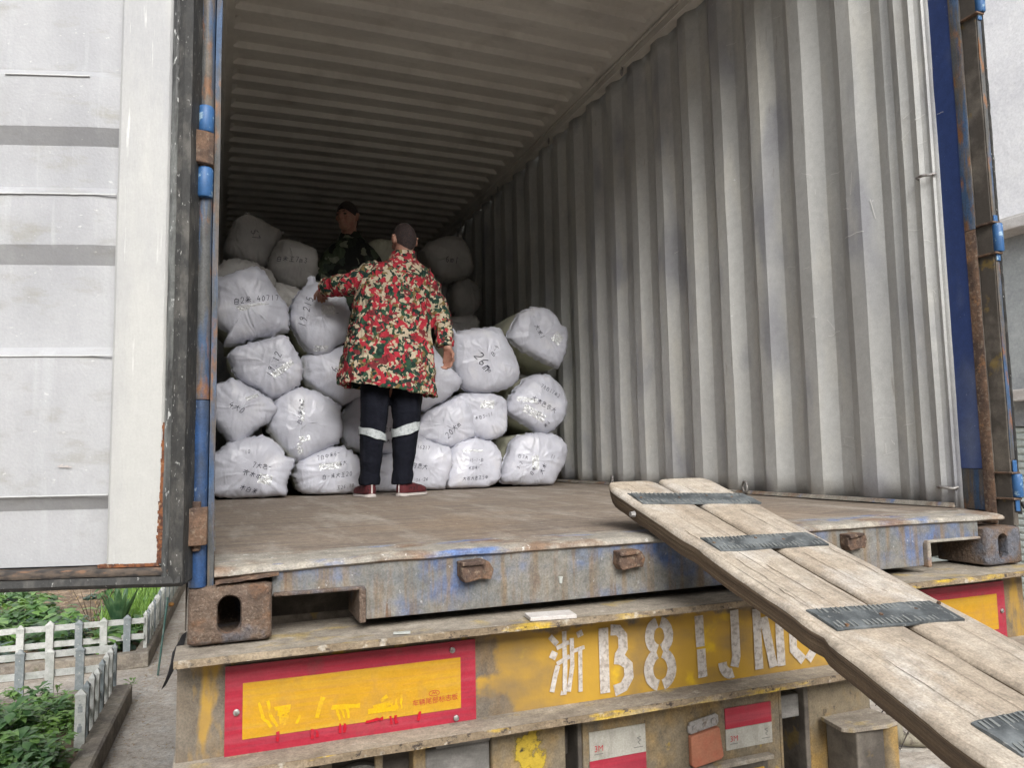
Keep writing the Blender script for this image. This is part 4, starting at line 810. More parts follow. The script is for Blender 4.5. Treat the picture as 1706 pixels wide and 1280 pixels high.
# ================================================================== THE RAMP
rmp = tag(empty('loading_ramp', (1.25, 0.02, 0.05)), 'two weathered wooden planks joined by rubber strips, leaning on the container sill', 'ramp')
rmp.matrix_world = Matrix.Translation((1.25, .02, .05)); bpy.context.view_layer.update()
M['tread'] = surface('tread_grey', (0.17, 0.18, 0.175), rough=.75)
SL = .279; T0 = .052; sq = 1/math.sqrt(1+SL*SL)
def RP(x, s, h): return Vector((x, s, h))      # ramp frame: s metres along it (+ up into the container), h above its top
RMX = Matrix.Translation((0, 0, T0)) @ Matrix.Rotation(math.atan(SL), 4, 'X')
def rpart(mb, name, mat, parent, **k):
    o = mb.build(name, mat, None, **k); o.parent = parent
    if parent is rmp: o.matrix_parent_inverse = rmp.matrix_world.inverted() @ RMX
    return o
def plank(x0f, x1f, s0, s1, th, seed, snout):
    n = 220; rg_t = []; m = MB()
    for i in range(n+1):
        s = s0+(s1-s0)*(i/n)**1.0
        a, b_ = x0f(s), x1f(s)
        a += .0025*N3(s*7, seed, 1)+.0012*N3(s*40, seed, 5)+(.013*math.exp(-((s+.62)/.022)**2)+.006*math.exp(-((s+.2)/.03)**2) if snout else 0); b_ += .0022*N3(s*6, seed, 8)
        tt = th*(1+.05*N3(s*4, seed, 2)); e = (s0-s)        # distance from top end
        nose = max(0, 1-e/.10) if snout else max(0, 1-e/.02)
        tt2 = tt*(1-.55*nose**2) if snout else tt*(1-.3*nose)
        a2 = a+(.022*nose**2 if snout else .004*nose); b2 = b_-(.012*max(0, 1-e/.03)**2)
        r = .007
        zt = .0018*N3(s*9, seed, 3)
        prf = [(a2+.0, -tt2*.45), (a2-.001, -r*1.6), (a2+r*.6, -r*.4), (a2+r*1.8, 0), ((a2*2+b2)/3, .0008), ((a2+b2*2)/3, .0006), (b2-r, 0), (b2-.001, -r), (b2, -tt2*.5), (b2-.003, -tt2), ((a2+b2)/2, -tt2-.001), (a2+.006, -tt2)]
        rg_t.append([RP(x+.0018*N3(s*16, x*50, seed+k) * (1 if k in (0, 1, 2, 11) else .2), s, h+zt+.0012*N3(s*14, x*20, seed+9)) for k, (x, h) in enumerate(prf)])
    m.loft(rg_t)
    # side faces (k = 11,0,1) darker weathered edge
    npf = 12
    for i in range(n):
        for k in (11, 0, 10): m.mi[i*npf+k] = 1
    return m
lf = lambda s: 1.086-.030*max(0, min(1, (-s)/.95))-.035*max(0, min(1, (-s-.55)/.4))*(1 if s > -1.2 else 1)
s_top = .262/sq
rpart(plank(lambda s: lf(s), lambda s: 1.260-.018*max(0, min(1.4, -s)), s_top, -5.35, .050, 3, True), 'plank', [M['plank'], M['plankside']], rmp, smooth=60)
rpart(plank(lambda s: 1.279-.018*max(0, min(1.4, -s)), lambda s: 1.452-.040*max(0, min(1, -s+.1)), .272/sq, -5.35, .046, 11, False), 'plank', [M['plank'], M['plankside']], rmp, smooth=60)
def strip(s, x0, x1, wds, skew, seed):
    m = MB(); n = 34; rows = []
    for i in range(n+1):
        x = x0+(x1-x0)*i/n; f = i/n
        c = s+skew*(f-.5)+.004*N3(x*14, seed, 1)
        step = .004 if x > 1.27 else 0
        top = [RP(x, c+wds*(v-.5)+.0022*N3(x*60, v*3, seed), .0035+step*.3+.0025*math.sin(math.pi*v)+.002*(N3(x*90, v*9, seed))) for v in (0, .12, .3, .5, .7, .88, 1)]
        bot = [RP(x, c+wds*(v-.5), .0004) for v in (1, 0)]
        rows.append(top+bot)
    m.loft(rows)
        # moulded tread bars on both margins
    K = 26
    for i in range(K):
        x = x0+.006+(x1-x0-.012)*i/K; f = i/K
        c = s+skew*(f-.5)
        for v0, v1 in ((.05, .28), (.72, .95)):
            if random.random() < .9:
                dx = random.uniform(.002, .006); a = [RP(x, c+wds*(v0-.5), .0050), RP(x+dx, c+wds*(v0-.5), .0050), RP(x+dx+.003, c+wds*(v1-.5), .0050), RP(x+.003, c+wds*(v1-.5), .0050)]
                b_ = [q+Vector((0, 0, .0014)) for q in a]
                m.add(a+b_, [(4, 5, 6, 7), (0, 1, 5, 4), (1, 2, 6, 5), (2, 3, 7, 6), (3, 0, 4, 7)], 1)
    rpart(m, 'rubber_strip', [M['strip'], M['tread']], rmp, smooth=50)
strip(.092/sq, 1.106, 1.455, .086, -.045, 1); strip(-.215/sq, 1.112, 1.412, .080, -.010, 2); strip(-.575/sq, 1.094, 1.386, .080, -.022, 3)
strip(-.905/sq, 1.075, 1.372, .078, .010, 4)
for k in range(11): strip(-1.26-.36*k, 1.068, 1.37, .08, random.uniform(-.02, .02), 5+k)
# long drying cracks and nail heads in the planks
rs_ = random.Random(4); m = MB()
for x, s0_, l_ in [(1.13, .20, .14), (1.155, .25, .2), (1.20, .02, .25), (1.12, -.30, .22), (1.17, -.34, .3), (1.23, -.40, .16), (1.10, -.70, .25), (1.19, -.68, .22), (1.32, .2, .16), (1.36, .0, .22), (1.40, -.28, .3), (1.31, -.30, .2), (1.35, -.66, .25), (1.39, -.7, .12), (1.15, -.95, .3), (1.22, -1.0, .3), (1.30, -1.0, .3), (1.11, -.45, .1), (1.105, -.12, .12)]:
    pts = [(x+.004*N3(x*30, q*.5, 2)+rs_.uniform(-.0008, .0008), s0_-l_*q/14) for q in range(15)]
    r_ = ribbons([pts[:8]], rs_.uniform(.0009, .0018), lambda u, v: RP(u, v, .0018), 0); m.add(r_.v, r_.f)
    r_ = ribbons([pts[7:]], .0008, lambda u, v: RP(u, v, .0018), 0); m.add(r_.v, r_.f)
rpart(m, 'drying_cracks', M['wirebrown'], rmp, recalc=False)
for s_ in (.095, -.222, -.60, -.94):
    for x in (1.125, 1.235, 1.315, 1.40):
        xa, sa_ = x+rs_.uniform(-.012, .012), s_+rs_.uniform(-.02, .02); m = MB().tube([RP(xa, sa_, .003), RP(xa, sa_, .0078)], [.0042, .0036], 8); rpart(m, 'nail_head', M['rust'], rmp)
m = MB().tube([RP(1.082, .075, -.026), RP(1.070, .075, -.026)], [.009, .007], 8); rpart(m, 'nail_head', M['steel'], rmp)
# ================================================================== SACKS
def rg(ox, oy, s): return lambda p: (ox+s*p[0], oy+s*p[1])
r1 = rg(350, 320, .2344); r2 = rg(350, 560, .2344); r3 = rg(540, 320, .21875); r4 = rg(560, 560, .21875); r5 = rg(680, 480, .28125); r6 = rg(700, 380, .14063)
def spline_loop(P, n):
    out = []; k = len(P); seg = []
    dense = []
    for i in range(k):
        p0, p1, p2, p3 = P[i-1], P[i], P[(i+1) % k], P[(i+2) % k]
        for j in range(12):
            t = j/12
            f = lambda a, b, c, d: .5*((2*b)+(-a+c)*t+(2*a-5*b+4*c-d)*t*t+(-a+3*b-3*c+d)*t**3)
            q = (f(p0[0], p1[0], p2[0], p3[0]), f(p0[1], p1[1], p2[1], p3[1]))
            l = (p1[0]+(p2[0]-p1[0])*t, p1[1]+(p2[1]-p1[1])*t)
            dense.append(((q[0]+l[0])/2, (q[1]+l[1])/2))
    L = [0]
    for a, b in zip(dense, dense[1:]+dense[:1]): L.append(L[-1]+math.hypot(a[0]-b[0], a[1]-b[1]))
    T = L[-1]; j = 0
    for i in range(n):
        d = T*i/n
        while L[j+1] < d: j += 1
        a, b = dense[j], dense[(j+1) % len(dense)]; t = (d-L[j])/max(1e-9, L[j+1]-L[j])
        out.append((a[0]+(b[0]-a[0])*t, a[1]+(b[1]-a[1])*t))
    return out
def glyph_lines(text, h, ang=0, slant=.15, gap=.28, seed=0):
    rnd = random.Random(seed); out = []; x = 0
    for ch in text:
        wch = h*(.62 if ch.isascii() else .95)
        for st in GL.get(ch, []):
            out.append([((x+wch*(u+rnd.uniform(-.05, .05))+v*h*slant), h*(v+rnd.uniform(-.06, .06))) for u, v in st])
        x += wch+h*gap*.6
    c, s = math.cos(R(ang)), math.sin(R(ang)); W = x/2
    return [[((u-W)*c-(v-h/2)*s, (u-W)*s+(v-h/2)*c) for u, v in pl] for pl in out]
bag_id = [0]
def sack(label, tr_, poly, Y, length=.68, dome=.10, writing=(), tapes=(), knots=(), mat='sack', side='sackside', pw=2.9, seamamp=1.0, group='white sacks stacked in the container'):
    bag_id[0] += 1; seed = bag_id[0]*7.3
    N = 110
    px = [tr_(p) for p in poly]
    w3 = [atY(x, y, Y) for x, y in px]
    pts = [(max(v.x, .006), max(v.z, .004) if v.y < 3.1 else v.z) for v in w3]
    if sum(a[0]*b[1]-b[0]*a[1] for a, b in zip(pts, pts[1:]+pts[:1])) < 0: pts = pts[::-1]
    loop = spline_loop(pts, N)
    cx = sum(p[0] for p in loop)/N; cz = sum(p[1] for p in loop)/N
    rad = sum(math.hypot(p[0]-cx, p[1]-cz) for p in loop)/N
    rings = []; mi = []
    K = 17
    for j in range(K+1):
        r = math.sin(math.pi/2*j/K)**.92 if j else 0.02
        y = -dome*(max(0, 1-r**pw))**(1/pw)
        rings.append((r, y))
    rings += [(1.022, .003), (1.050, .008), (1.016, .014), (.982, .026), (1.0, .06), (1.012, .15), (1.01, length*.5), (.985, length*.8), (.90, length*.93), (.6, length), (.1, length+.01)]
    nf = K+1
    sphere = []
    for j, (r, y) in enumerate(rings):
        ring_ = []
        for i, (lx, lz) in enumerate(loop):
            dx, dz = lx-cx, lz-cz; rr = min(r, 1.03)
            # round the inner rings towards a disc so the cap is not a scaled outline
            bl = min(1, r)**1.5 if r < 1 else 1
            l = math.hypot(dx, dz); ux, uz = dx/l, dz/l
            ex = (dx*bl+ux*rad*(1-bl))*rr; ez = (dz*bl+uz*rad*(1-bl))*rr
            a = i/N*2*math.pi
            fr = max(0, min(1, (r-.15)/.85)) if j <= nf else .6
            wr = N3(math.cos(a)*4.5+seed, math.sin(a)*4.5, r*1.2+seed)*.012*fr**2+N3(math.cos(a)*13+seed, math.sin(a)*13, r*1.4)*.008*fr**5
            big = N3((cx+ex)*5, (cz+ez)*5, seed)*.026+N3((cx+ex)*14, (cz+ez)*14, seed+3)*.006
            # ridged creases, where the cloth is pulled
            cr = abs(N3((cx+ex)*8+N3(ez*9, ex*9, seed)*1.5, (cz+ez)*8, seed+9)); cr = -max(0, .07-cr)*.09
            if j <= K: dd = (wr+big+cr)
            else: dd = wr*.5
            sw = (.012*N3(math.cos(a)*9, math.sin(a)*9, seed)+.009*N3(math.cos(a)*24, math.sin(a)*24, seed))*seamamp if K-3 < j < nf+4 else 0
            X = cx+ex+ux*(sw+(wr*.4 if j > nf else 0)); Z = cz+ez+uz*(sw+(wr*.4 if j > nf else 0))
            yy = y+dd*(1 if j <= K else .0)
            if Y < 3.1: Z = max(Z, .003+.002*N3(X*30, yy*30, 2))
            ring_.append(Vector((max(X, .004+.002*N3(Z*20, 1, 1)), Y+yy, Z)))
        rings[j] = ring_
    m = MB(); m.loft(rings)
    cnt = 0
    for j in range(len(rings)-1):
        for i in range(N):
            m.mi[cnt] = 1 if j >= K+4 else 0; cnt += 1
    root = m.build('sack', [M[mat], M[side]], smooth=75)
    tag(root, label, 'sack', group)
    bvh = BVHTree.FromPolygons(m.v, m.f)
    def place(off):
        def f(x, z):
            h = bvh.ray_cast(Vector((x, Y-1, z)), Vector((0, 1, 0)))
            return None if h[0] is None else h[0]+Vector((0, -off, 0))
        return f
    for i, wr_ in enumerate(writing):
        (qx, qy), text, hgt, ang = wr_; hgt *= .88
        q = tr_((qx, qy)); c = atY(q[0], q[1], Y-dome*.8); pf = place(.0022)
        mm = ribbons(glyph_lines(text, hgt, ang, seed=int(seed)+i), hgt*.075+.0005, lambda u, v: pf(c.x+u, c.z+v), 0)
        if mm.f:
            o = mm.build('handwriting', M['ink'], root, recalc=False)
    for (qx, qy), tw, th, ang in tapes:
        q = tr_((qx, qy)); c = atY(q[0], q[1], Y-dome*.8); pf = place(.0012); nu, nv = 16, 7; mm = MB(); g = []
        ca, sa = math.cos(R(ang)), math.sin(R(ang))
        for iv in range(nv+1):
            for iu in range(nu+1):
                u, v = (iu/nu-.5)*tw, (iv/nv-.5)*th*(1+.25*N3(iu*.4, seed, 1))
                p = pf(c.x+u*ca-v*sa, c.z+u*sa+v*ca); g.append((p+Vector((0, .0035*N3(u*70, v*160, seed), 0))) if p else None)
        for iv in range(nv):
            for iu in range(nu):
                q4 = [g[iv*(nu+1)+iu], g[iv*(nu+1)+iu+1], g[(iv+1)*(nu+1)+iu+1], g[(iv+1)*(nu+1)+iu]]
                if all(q4): mm.add(q4, [(0, 1, 2, 3)])
        if mm.f: mm.build('clear_tape', M['tape'], root, smooth=80, recalc=False)
    for (qx, qy), (tx, ty), r0 in knots:      # gathered ear: from base to tip
        q = tr_((qx, qy)); t = tr_((tx, ty)); a = atY(q[0], q[1], Y-.02); b_ = atY(t[0], t[1], Y-.03); mm = MB(); rgs = []
        for k in range(9):
            f = k/8; p = a.lerp(b_, f); rr = r0*((1-f)**1.2*1.1+.42+.30*math.exp(-((f-.8)/.15)**2))
            rgs.append([p+Vector((math.cos(t_)*rr*(1+.3*math.sin(5*t_+seed)), math.sin(t_)*rr*.55*(1+.3*math.cos(4*t_)), 0)) + Vector((.003*N3(k, t_, seed), 0, .006*math.sin(t_*3+seed)*f)) for t_ in [2*math.pi*i/18 for i in range(18)]])
        mm.loft(rgs); mm.build('tied_corner', M[mat], root, smooth=70)
    return root
W_ = 'white sacks stacked in the container'
# bottom row, left to right
sack('lumpy white sack on the floor at far left with four lines of black handwriting', r2, [(-70, 860), (45, 830), (130, 765), (240, 722), (360, 715), (440, 740), (500, 800), (535, 852), (592, 880), (585, 935), (540, 1060), (545, 1130), (430, 1143), (330, 1148), (150, 1160), (0, 1130), (-70, 1050)], 2.60,
     writing=[((265, 822), '10', .022, 8), ((370, 925), '7大色-', .030, -10), ((300, 985), '衣木中', .034, -22), ((275, 1090), '木白米', .032, -18)], tapes=[((390, 1020), .07, .05, -15)])
sack('bulging white sack on the floor just left of the shoes of the standing man', r2, [(600, 930), (640, 890), (700, 850), (780, 815), (860, 790), (930, 785), (1000, 820), (1060, 880), (1090, 980), (1080, 1090), (1000, 1118), (850, 1130), (700, 1125), (630, 1100), (598, 1010)], 2.70,
     writing=[((840, 850), '7白中米6-', .026, 14), ((930, 905), '16大', .026, 12), ((900, 990), '白-米大王20', .028, 6), ((960, 1070), '王26.10', .022, 8)], tapes=[((850, 925), .12, .035, 4)])
sack('mostly hidden white sack on the floor, seen between the ankles of the standing man', r4, [(215, 1180), (205, 1000), (260, 920), (350, 905), (440, 905), (560, 925), (590, 1000), (600, 1100), (560, 1190)], 2.78, writing=[])
sack('bright white sack on the floor beside the right shoe of the standing man', r5, [(-75, 950), (-40, 880), (20, 860), (75, 885), (150, 915), (245, 948), (250, 1040), (205, 1190), (100, 1200), (-20, 1195), (-75, 1120)], 2.82,
     writing=[((90, 945), '16217', .024, -8), ((65, 1055), '白色大', .034, -10), ((80, 1135), '36-26', .022, 4)])
sack('small square-faced white sack on the floor, third from the corrugated wall side', r5, [(212, 1160), (228, 1050), (250, 960), (295, 912), (380, 892), (480, 908), (532, 955), (548, 1040), (532, 1140), (462, 1186), (340, 1190), (235, 1188)], 2.86,
     writing=[((400, 1020), '15-1-白', .022, 0), ((385, 1065), '木白米-', .022, 4), ((395, 1125), '大衣大色王5中', .026, 2)], tapes=[((380, 965), .13, .014, 0)])
sack('wide white sack on the floor against the corrugated right wall, sagging front', r5, [(542, 1150), (560, 1040), (590, 950), (620, 890), (700, 866), (850, 862), (920, 918), (934, 975), (922, 1040), (880, 1110), (848, 1165), (760, 1172), (690, 1172), (600, 1158)], 2.90,
     writing=[((675, 1000), '白7大', .026, -12), ((655, 1050), '3-2', .024, 60), ((790, 1070), '大木', .036, 62), ((730, 1085), '白木', .028, 60), ((850, 1000), '11', .026, -20)], tapes=[((745, 1035), .05, .09, 0)])
# second row
sack('creased white sack with one short scribble, second from the floor at the far left', r2, [(-75, 420), (-10, 350), (50, 338), (110, 325), (150, 298), (200, 325), (320, 380), (440, 460), (488, 525), (410, 615), (300, 690), (195, 795), (130, 740), (45, 640), (-60, 560)], 2.64,
     writing=[((205, 520), '4大0E', .036, -30)], tapes=[((300, 435), .07, .02, 25)])
sack('big round white sack with vertical writing under shiny tape, left of the black trousers', r2, [(455, 455), (560, 390), (640, 374), (740, 390), (870, 460), (928, 530), (934, 680), (905, 755), (800, 825), (620, 900), (560, 865), (480, 785), (415, 680), (405, 620)], 2.72, dome=.13,
     writing=[((640, 540), '白6米9m3', .030, 84)], tapes=[((655, 530), .02, .12, 0), ((670, 730), .06, .03, 10), ((640, 800), .03, .06, 5)])
sack('white sack behind the knees of the standing man, flat lower edge', r4, [(40, 640), (100, 500), (200, 430), (330, 400), (470, 400), (560, 470), (600, 620), (590, 780), (520, 890), (350, 906), (180, 890), (60, 830), (30, 740)], 2.82,
     writing=[((400, 715), '13米1', .030, 4), ((400, 800), '6大0', .024, 0)])
sack('slumped white sack right of the black trousers with a slanted scribble', r5, [(-60, 830), (45, 800), (100, 735), (200, 680), (290, 640), (345, 665), (385, 780), (385, 880), (240, 948), (120, 915), (-40, 900)], 2.88,
     writing=[((262, 840), '20大m', .040, 45)])
sack('small white sack with a pale blue patch in the middle of the second row', r5, [(275, 650), (330, 625), (400, 622), (480, 625), (560, 655), (580, 695), (572, 850), (500, 898), (430, 902), (350, 855), (315, 780)], 2.90,
     writing=[((445, 760), '木白3-11', .026, 14)], tapes=[((465, 690), .09, .05, 0)])
sack('round white sack with slanted lines of writing against the right wall, second row', r5, [(575, 740), (580, 690), (620, 610), (680, 545), (760, 515), (830, 525), (900, 580), (934, 680), (915, 770), (840, 850), (770, 865), (690, 810)], 2.93,
     writing=[((840, 610), '78白17米2', .030, -26), ((795, 690), '大木色衣大', .040, -28), ((765, 745), '12', .026, -20), ((812, 808), '米4', .030, 40)], tapes=[((700, 665), .13, .03, -8), ((740, 745), .16, .05, -30)])
# third row
sack('square white sack with pointed left corner and tape streak, third row left', r2, [(122, 132), (210, 75), (330, 40), (520, -4), (560, 30), (620, 130), (656, 205), (640, 330), (560, 400), (440, 450), (340, 380), (250, 340), (180, 280), (150, 200)], 2.68,
     writing=[((450, 200), '19.12', .042, 68)], tapes=[((515, 235), .13, .035, 38)])
sack('white sack under the knotted one, partly behind the hem of the flowered coat', r2, [(650, 160), (700, 130), (820, 110), (1000, 60), (1150, 70), (1220, 200), (1180, 350), (1060, 440), (940, 498), (850, 450), (730, 380), (665, 320)], 2.80,
     writing=[((880, 240), '6', .045, 70), ((1000, 260), '29', .035, 40)], tapes=[((905, 245), .03, .04, 0)])
sack('white sack just behind the hanging hand of the standing man', r5, [(-60, 400), (40, 330), (140, 345), (230, 470), (308, 545), (292, 600), (190, 680), (80, 730), (-40, 725), (-100, 600)], 2.84)
sack('boxy white sack with vertical 26m writing right of the flowered sleeve', r5, [(252, 330), (262, 272), (340, 255), (430, 240), (530, 238), (560, 290), (620, 400), (652, 500), (640, 550), (560, 605), (420, 625), (330, 600), (298, 560), (255, 470)], 2.88, dome=.12,
     writing=[((440, 440), '26m', .066, -52), ((500, 375), '白-4', .034, 60), ((470, 480), '木m', .034, -60)], knots=[((285, 290), (262, 245), .012)])
sack('tilted white sack on top beside the right wall, greenish underside showing', r5, [(585, 300), (600, 240), (640, 170), (690, 130), (750, 115), (820, 128), (865, 178), (880, 222), (922, 240), (932, 300), (920, 390), (885, 472), (830, 455), (740, 410), (640, 350)], 2.98, dome=.09,
     writing=[((775, 260), '大米1', .040, -60)], tapes=[((880, 300), .07, .07, -40)])
# fourth row
sack('large grey-white sack with one long tape streak, resting at chest height on the far left', r1, [(-75, 690), (0, 640), (110, 605), (200, 570), (310, 538), (362, 560), (430, 640), (500, 755), (552, 820), (548, 980), (400, 1040), (200, 1085), (98, 1085), (130, 1020), (40, 930), (-40, 860)], 2.74, dome=.13,
     writing=[((330, 765), '白2米.40717', .036, 10)], tapes=[((300, 810), .17, .014, 11), ((240, 830), .06, .03, 10)])
sack('round white sack with a tied top knot under the outstretched flowered arm', r1, [(620, 725), (680, 670), (735, 650), (800, 652), (860, 700), (950, 760), (985, 880), (965, 1050), (880, 1110), (835, 1165), (720, 1160), (640, 1080), (558, 920), (575, 800)], 2.77, dome=.13,
     writing=[((680, 850), '19.215', .044, 74), ((900, 870), '-', .03, 0)], tapes=[((835, 845), .075, .055, 0), ((790, 1110), .08, .03, 0)], knots=[((725, 680), (722, 600), .022)])
# farther back, dim
sack('dim sack at the very top left of the heap with a pointed tied corner', r1, [(95, 420), (130, 300), (180, 210), (235, 172), (310, 180), (400, 230), (500, 285), (480, 380), (430, 490), (400, 545), (250, 520), (130, 470)], 3.55, dome=.12, mat='sackdim', side='sackdim', writing=[((320, 310), '57', .05, -70)], knots=[((260, 190), (262, 148), .018), ((480, 300), (520, 285), .014)])
sack('dim sack left of the man in camouflage with one line of printed writing', r1, [(415, 520), (440, 420), (500, 345), (600, 350), (700, 395), (755, 420), (765, 560), (715, 665), (600, 695), (480, 645), (420, 570)], 3.45, dome=.10, mat='sackdim', side='sackdim', writing=[((580, 485), '白米王7m3', .040, 0)])
sack('brownish dim sack wedged against the left wall above the large grey-white one', r1, [(-60, 640), (0, 560), (100, 500), (180, 470), (300, 500), (420, 560), (470, 640), (380, 720), (100, 760), (-50, 720)], 3.15, dome=.06, mat='sackdim', side='sackdim')
sack('dim sack behind the one with the tied top knot, only its shoulder showing', r1, [(440, 640), (520, 650), (640, 700), (720, 790), (700, 900), (540, 880), (460, 800), (420, 700)], 3.2, dome=.06, mat='sackdim', side='sackdim')
sack('dim sack far back at the top right with an upright tied corner', r6, [(15, 280), (60, 210), (120, 165), (300, 105), (440, 118), (510, 160), (570, 290), (612, 500), (540, 595), (330, 625), (200, 610), (90, 470)], 4.25, dome=.12, mat='sackdim', side='sackdim', writing=[((370, 380), '6m1', .06, 0)], knots=[((475, 150), (470, 70), .018)])
sack('dim round sack under the topmost far right one', r6, [(350, 760), (380, 670), (430, 620), (520, 600), (640, 655), (700, 740), (695, 940), (610, 1035), (450, 1055), (370, 960)], 4.35, dome=.10, mat='sackdim', side='sackdim')
sack('dim sack lowest of the far right column, just above the boxy one', r6, [(340, 1080), (450, 1045), (640, 1035), (690, 1100), (690, 1260), (560, 1330), (380, 1320), (330, 1200)], 4.30, dome=.06, mat='sackdim', side='sackdim')
sack('dim sack showing as a sliver between the flowered shoulder and the far right column', r6, [(140, 640), (240, 625), (325, 650), (345, 800), (345, 1050), (300, 1100), (150, 1000), (110, 800)], 4.5, dome=.06, mat='sackdim', side='sackdim')
sack('dim greenish sack seen between the two men, behind the ear of the nearer one', r3, [(330, 400), (400, 365), (480, 375), (560, 400), (560, 560), (460, 640), (350, 600), (320, 500)], 3.95, dome=.08, mat='sackside', side='sackside')
# the sack the second man stands on
P2Y = 3.50
def _base():
    pts = [(.60, .02), (.80, .004), (1.05, .004), (1.20, .04), (1.22, .20), (1.12, .32), (.9, .34), (.68, .32), (.58, .18)]
    inv = [(p) for p in pts]
    return inv
m = MB(); pts = spline_loop(_base(), 60); cxs = .9; czs = .17
m.loft([[Vector((cxs+(x-cxs)*r, 3.46+y, .004+max(0, czs+(z-czs)*r-.004))) for x, z in pts] for r, y in [(.3, .0), (.85, .015), (1, .05), (1.02, .25), (.98, .42), (.6, .46)]])
o = m.build('sack', M['sack'], smooth=70); tag(o, 'sack under the feet of the man in the dark camouflage jacket', 'sack', 'white sacks stacked in the container')

# ================================================================== PEOPLE
def capsule(m, a, b_, ra, rb, seg=16, sy=1.0):
    a, b_ = Vector(a), Vector(b_); d = (b_-a); l = d.length; d = d.normalized(); n0 = d.orthogonal().normalized(); bb = d.cross(n0); rgs = []
    for k in range(6):
        t = -math.pi/2+math.pi/2*k/5; rgs.append((a+d*math.sin(t)*ra, ra*math.cos(t)+.0004))
    for k in range(6):
        t = math.pi/2*k/5; rgs.append((b_+d*math.sin(t)*rb, rb*math.cos(t)+.0004))
    m.loft([[c+(n0*math.cos(x)+bb*math.sin(x))*r for x in [2*math.pi*i/seg for i in range(seg)]] for c, r in rgs])
def ellipsoid(m, c, rx, ry, rz, T=None, nu=24, nv=16, f=None):
    rgs = []
    for j in range(nv+1):
        t = -math.pi/2+math.pi*j/nv; rr = max(math.cos(t), .002)
        ring_ = []
        for i in range(nu):
            a = 2*math.pi*i/nu; v = Vector((math.cos(a)*rr*rx, math.sin(a)*rr*ry, math.sin(t)*rz))
            if f: v = f(v)
            if T: v = T @ v
            ring_.append(Vector(c)+v)
        rgs.append(ring_)
    m.loft(rgs)
def head(m, c, T, s=1.0):
    """face looks along local -Y"""
    def sh(v):
        # narrower jaw, flatter face, fuller occiput
        k = v.z/(.115*s)
        if k < 0: v = Vector((v.x*(1-.24*(-k)), v.y*(1-.10*(-k)), v.z))
        if v.y < 0: v.y *= .92
        return v
    q = lambda p: Vector(c)+T @ (Vector(p)*s)
    ellipsoid(m, c, .074*s, .094*s, .115*s, T, 28, 20, sh)
    ellipsoid(m, q((0, -.045, -.075)), .040*s, .036*s, .030*s, T)          # chin and jaw
    ellipsoid(m, q((0, -.072, .018)), .052*s, .016*s, .012*s, T)           # brow ridge
    capsule(m, q((0, -.086, .008)), q((0, -.104, -.024)), .009*s, .013*s)  # nose
    for sx in (-1, 1): capsule(m, q((0, -.094, -.026)), q((sx*.014, -.088, -.028)), .009*s, .008*s)
    ellipsoid(m, q((0, -.080, -.052)), .024*s, .011*s, .0065*s, T); ellipsoid(m, q((0, -.078, -.062)), .020*s, .011*s, .0065*s, T)   # lips
    for sx in (-1, 1):
        ellipsoid(m, q((sx*.040, -.062, -.02)), .022*s, .020*s, .020*s, T)  # cheekbones
        ellipsoid(m, q((sx*.078, .008, -.004)), .010*s, .019*s, .032*s, T @ Matrix.Rotation(sx*.35, 3, 'Z'))   # ears
        capsule(m, q((sx*.080, .012, .012)), q((sx*.088, .020, .018)), .008*s, .006*s)
def hand(m, wrist, dirv, palm_n, thumb_side, s=1.0, curl=.5):
    d = Vector(dirv).normalized(); n = Vector(palm_n); n = (n-d*n.dot(d)).normalized(); sd_ = d.cross(n)*thumb_side
    w_ = Vector(wrist)
    for k in range(5): capsule(m, w_+sd_*(k-2)*.013*s*.6, w_+d*.082*s+sd_*(k-2)*.017*s, .014*s, .0125*s)
    L_ = [.066, .078, .074, .058]
    for k in range(4):
        b0 = w_+d*.085*s+sd_*(.028-.0185*k)*s; dd = d.copy(); p = b0; l = L_[k]*s
        for j, (fr, r0, r1) in enumerate([(.45, .0084, .008), (.32, .008, .0074), (.23, .0074, .0064)]):
            ang = curl*(.55+.45*j)*(1+.12*k); dd = (dd*math.cos(ang)+n*math.sin(ang)).normalized(); p2 = p+dd*l*fr; capsule(m, p, p2, r0*s, r1*s, 10); p = p2
    b0 = w_+d*.022*s+sd_*.026*s; t1 = b0+(d*.6+sd_*.65+n*.35).normalized()*.040*s; t2 = t1+(d*.85+sd_*.15+n*.5).normalized()*.032*s
    capsule(m, b0, t1, .014*s, .0105*s, 10); capsule(m, t1, t2, .0105*s, .0085*s, 10)
def ringloft(m, rows, n=40, fold=.0, seed=0, freq=5):
    rgs = []
    for (c, hx, hy, *yaw) in rows:
        c = Vector(c); y = yaw[0] if yaw else 0; ring_ = []
        for i in range(n):
            a = 2*math.pi*i/n; ca, sa = math.cos(a), math.sin(a)
            x = abs(ca)**.85*(1 if ca > 0 else -1)*hx; yy = abs(sa)**.85*(1 if sa > 0 else -1)*hy
            k = 1+fold*N3(ca*freq/2.5+seed, sa*freq/2.5, c.z*5+seed)+fold*.5*N3(ca*freq+seed, sa*freq, c.z*2.2)
            ring_.append(c+Vector(((x*math.cos(y)-yy*math.sin(y))*k, (x*math.sin(y)+yy*math.cos(y))*k, 0)))
        rgs.append(ring_)
    m.loft(rgs)
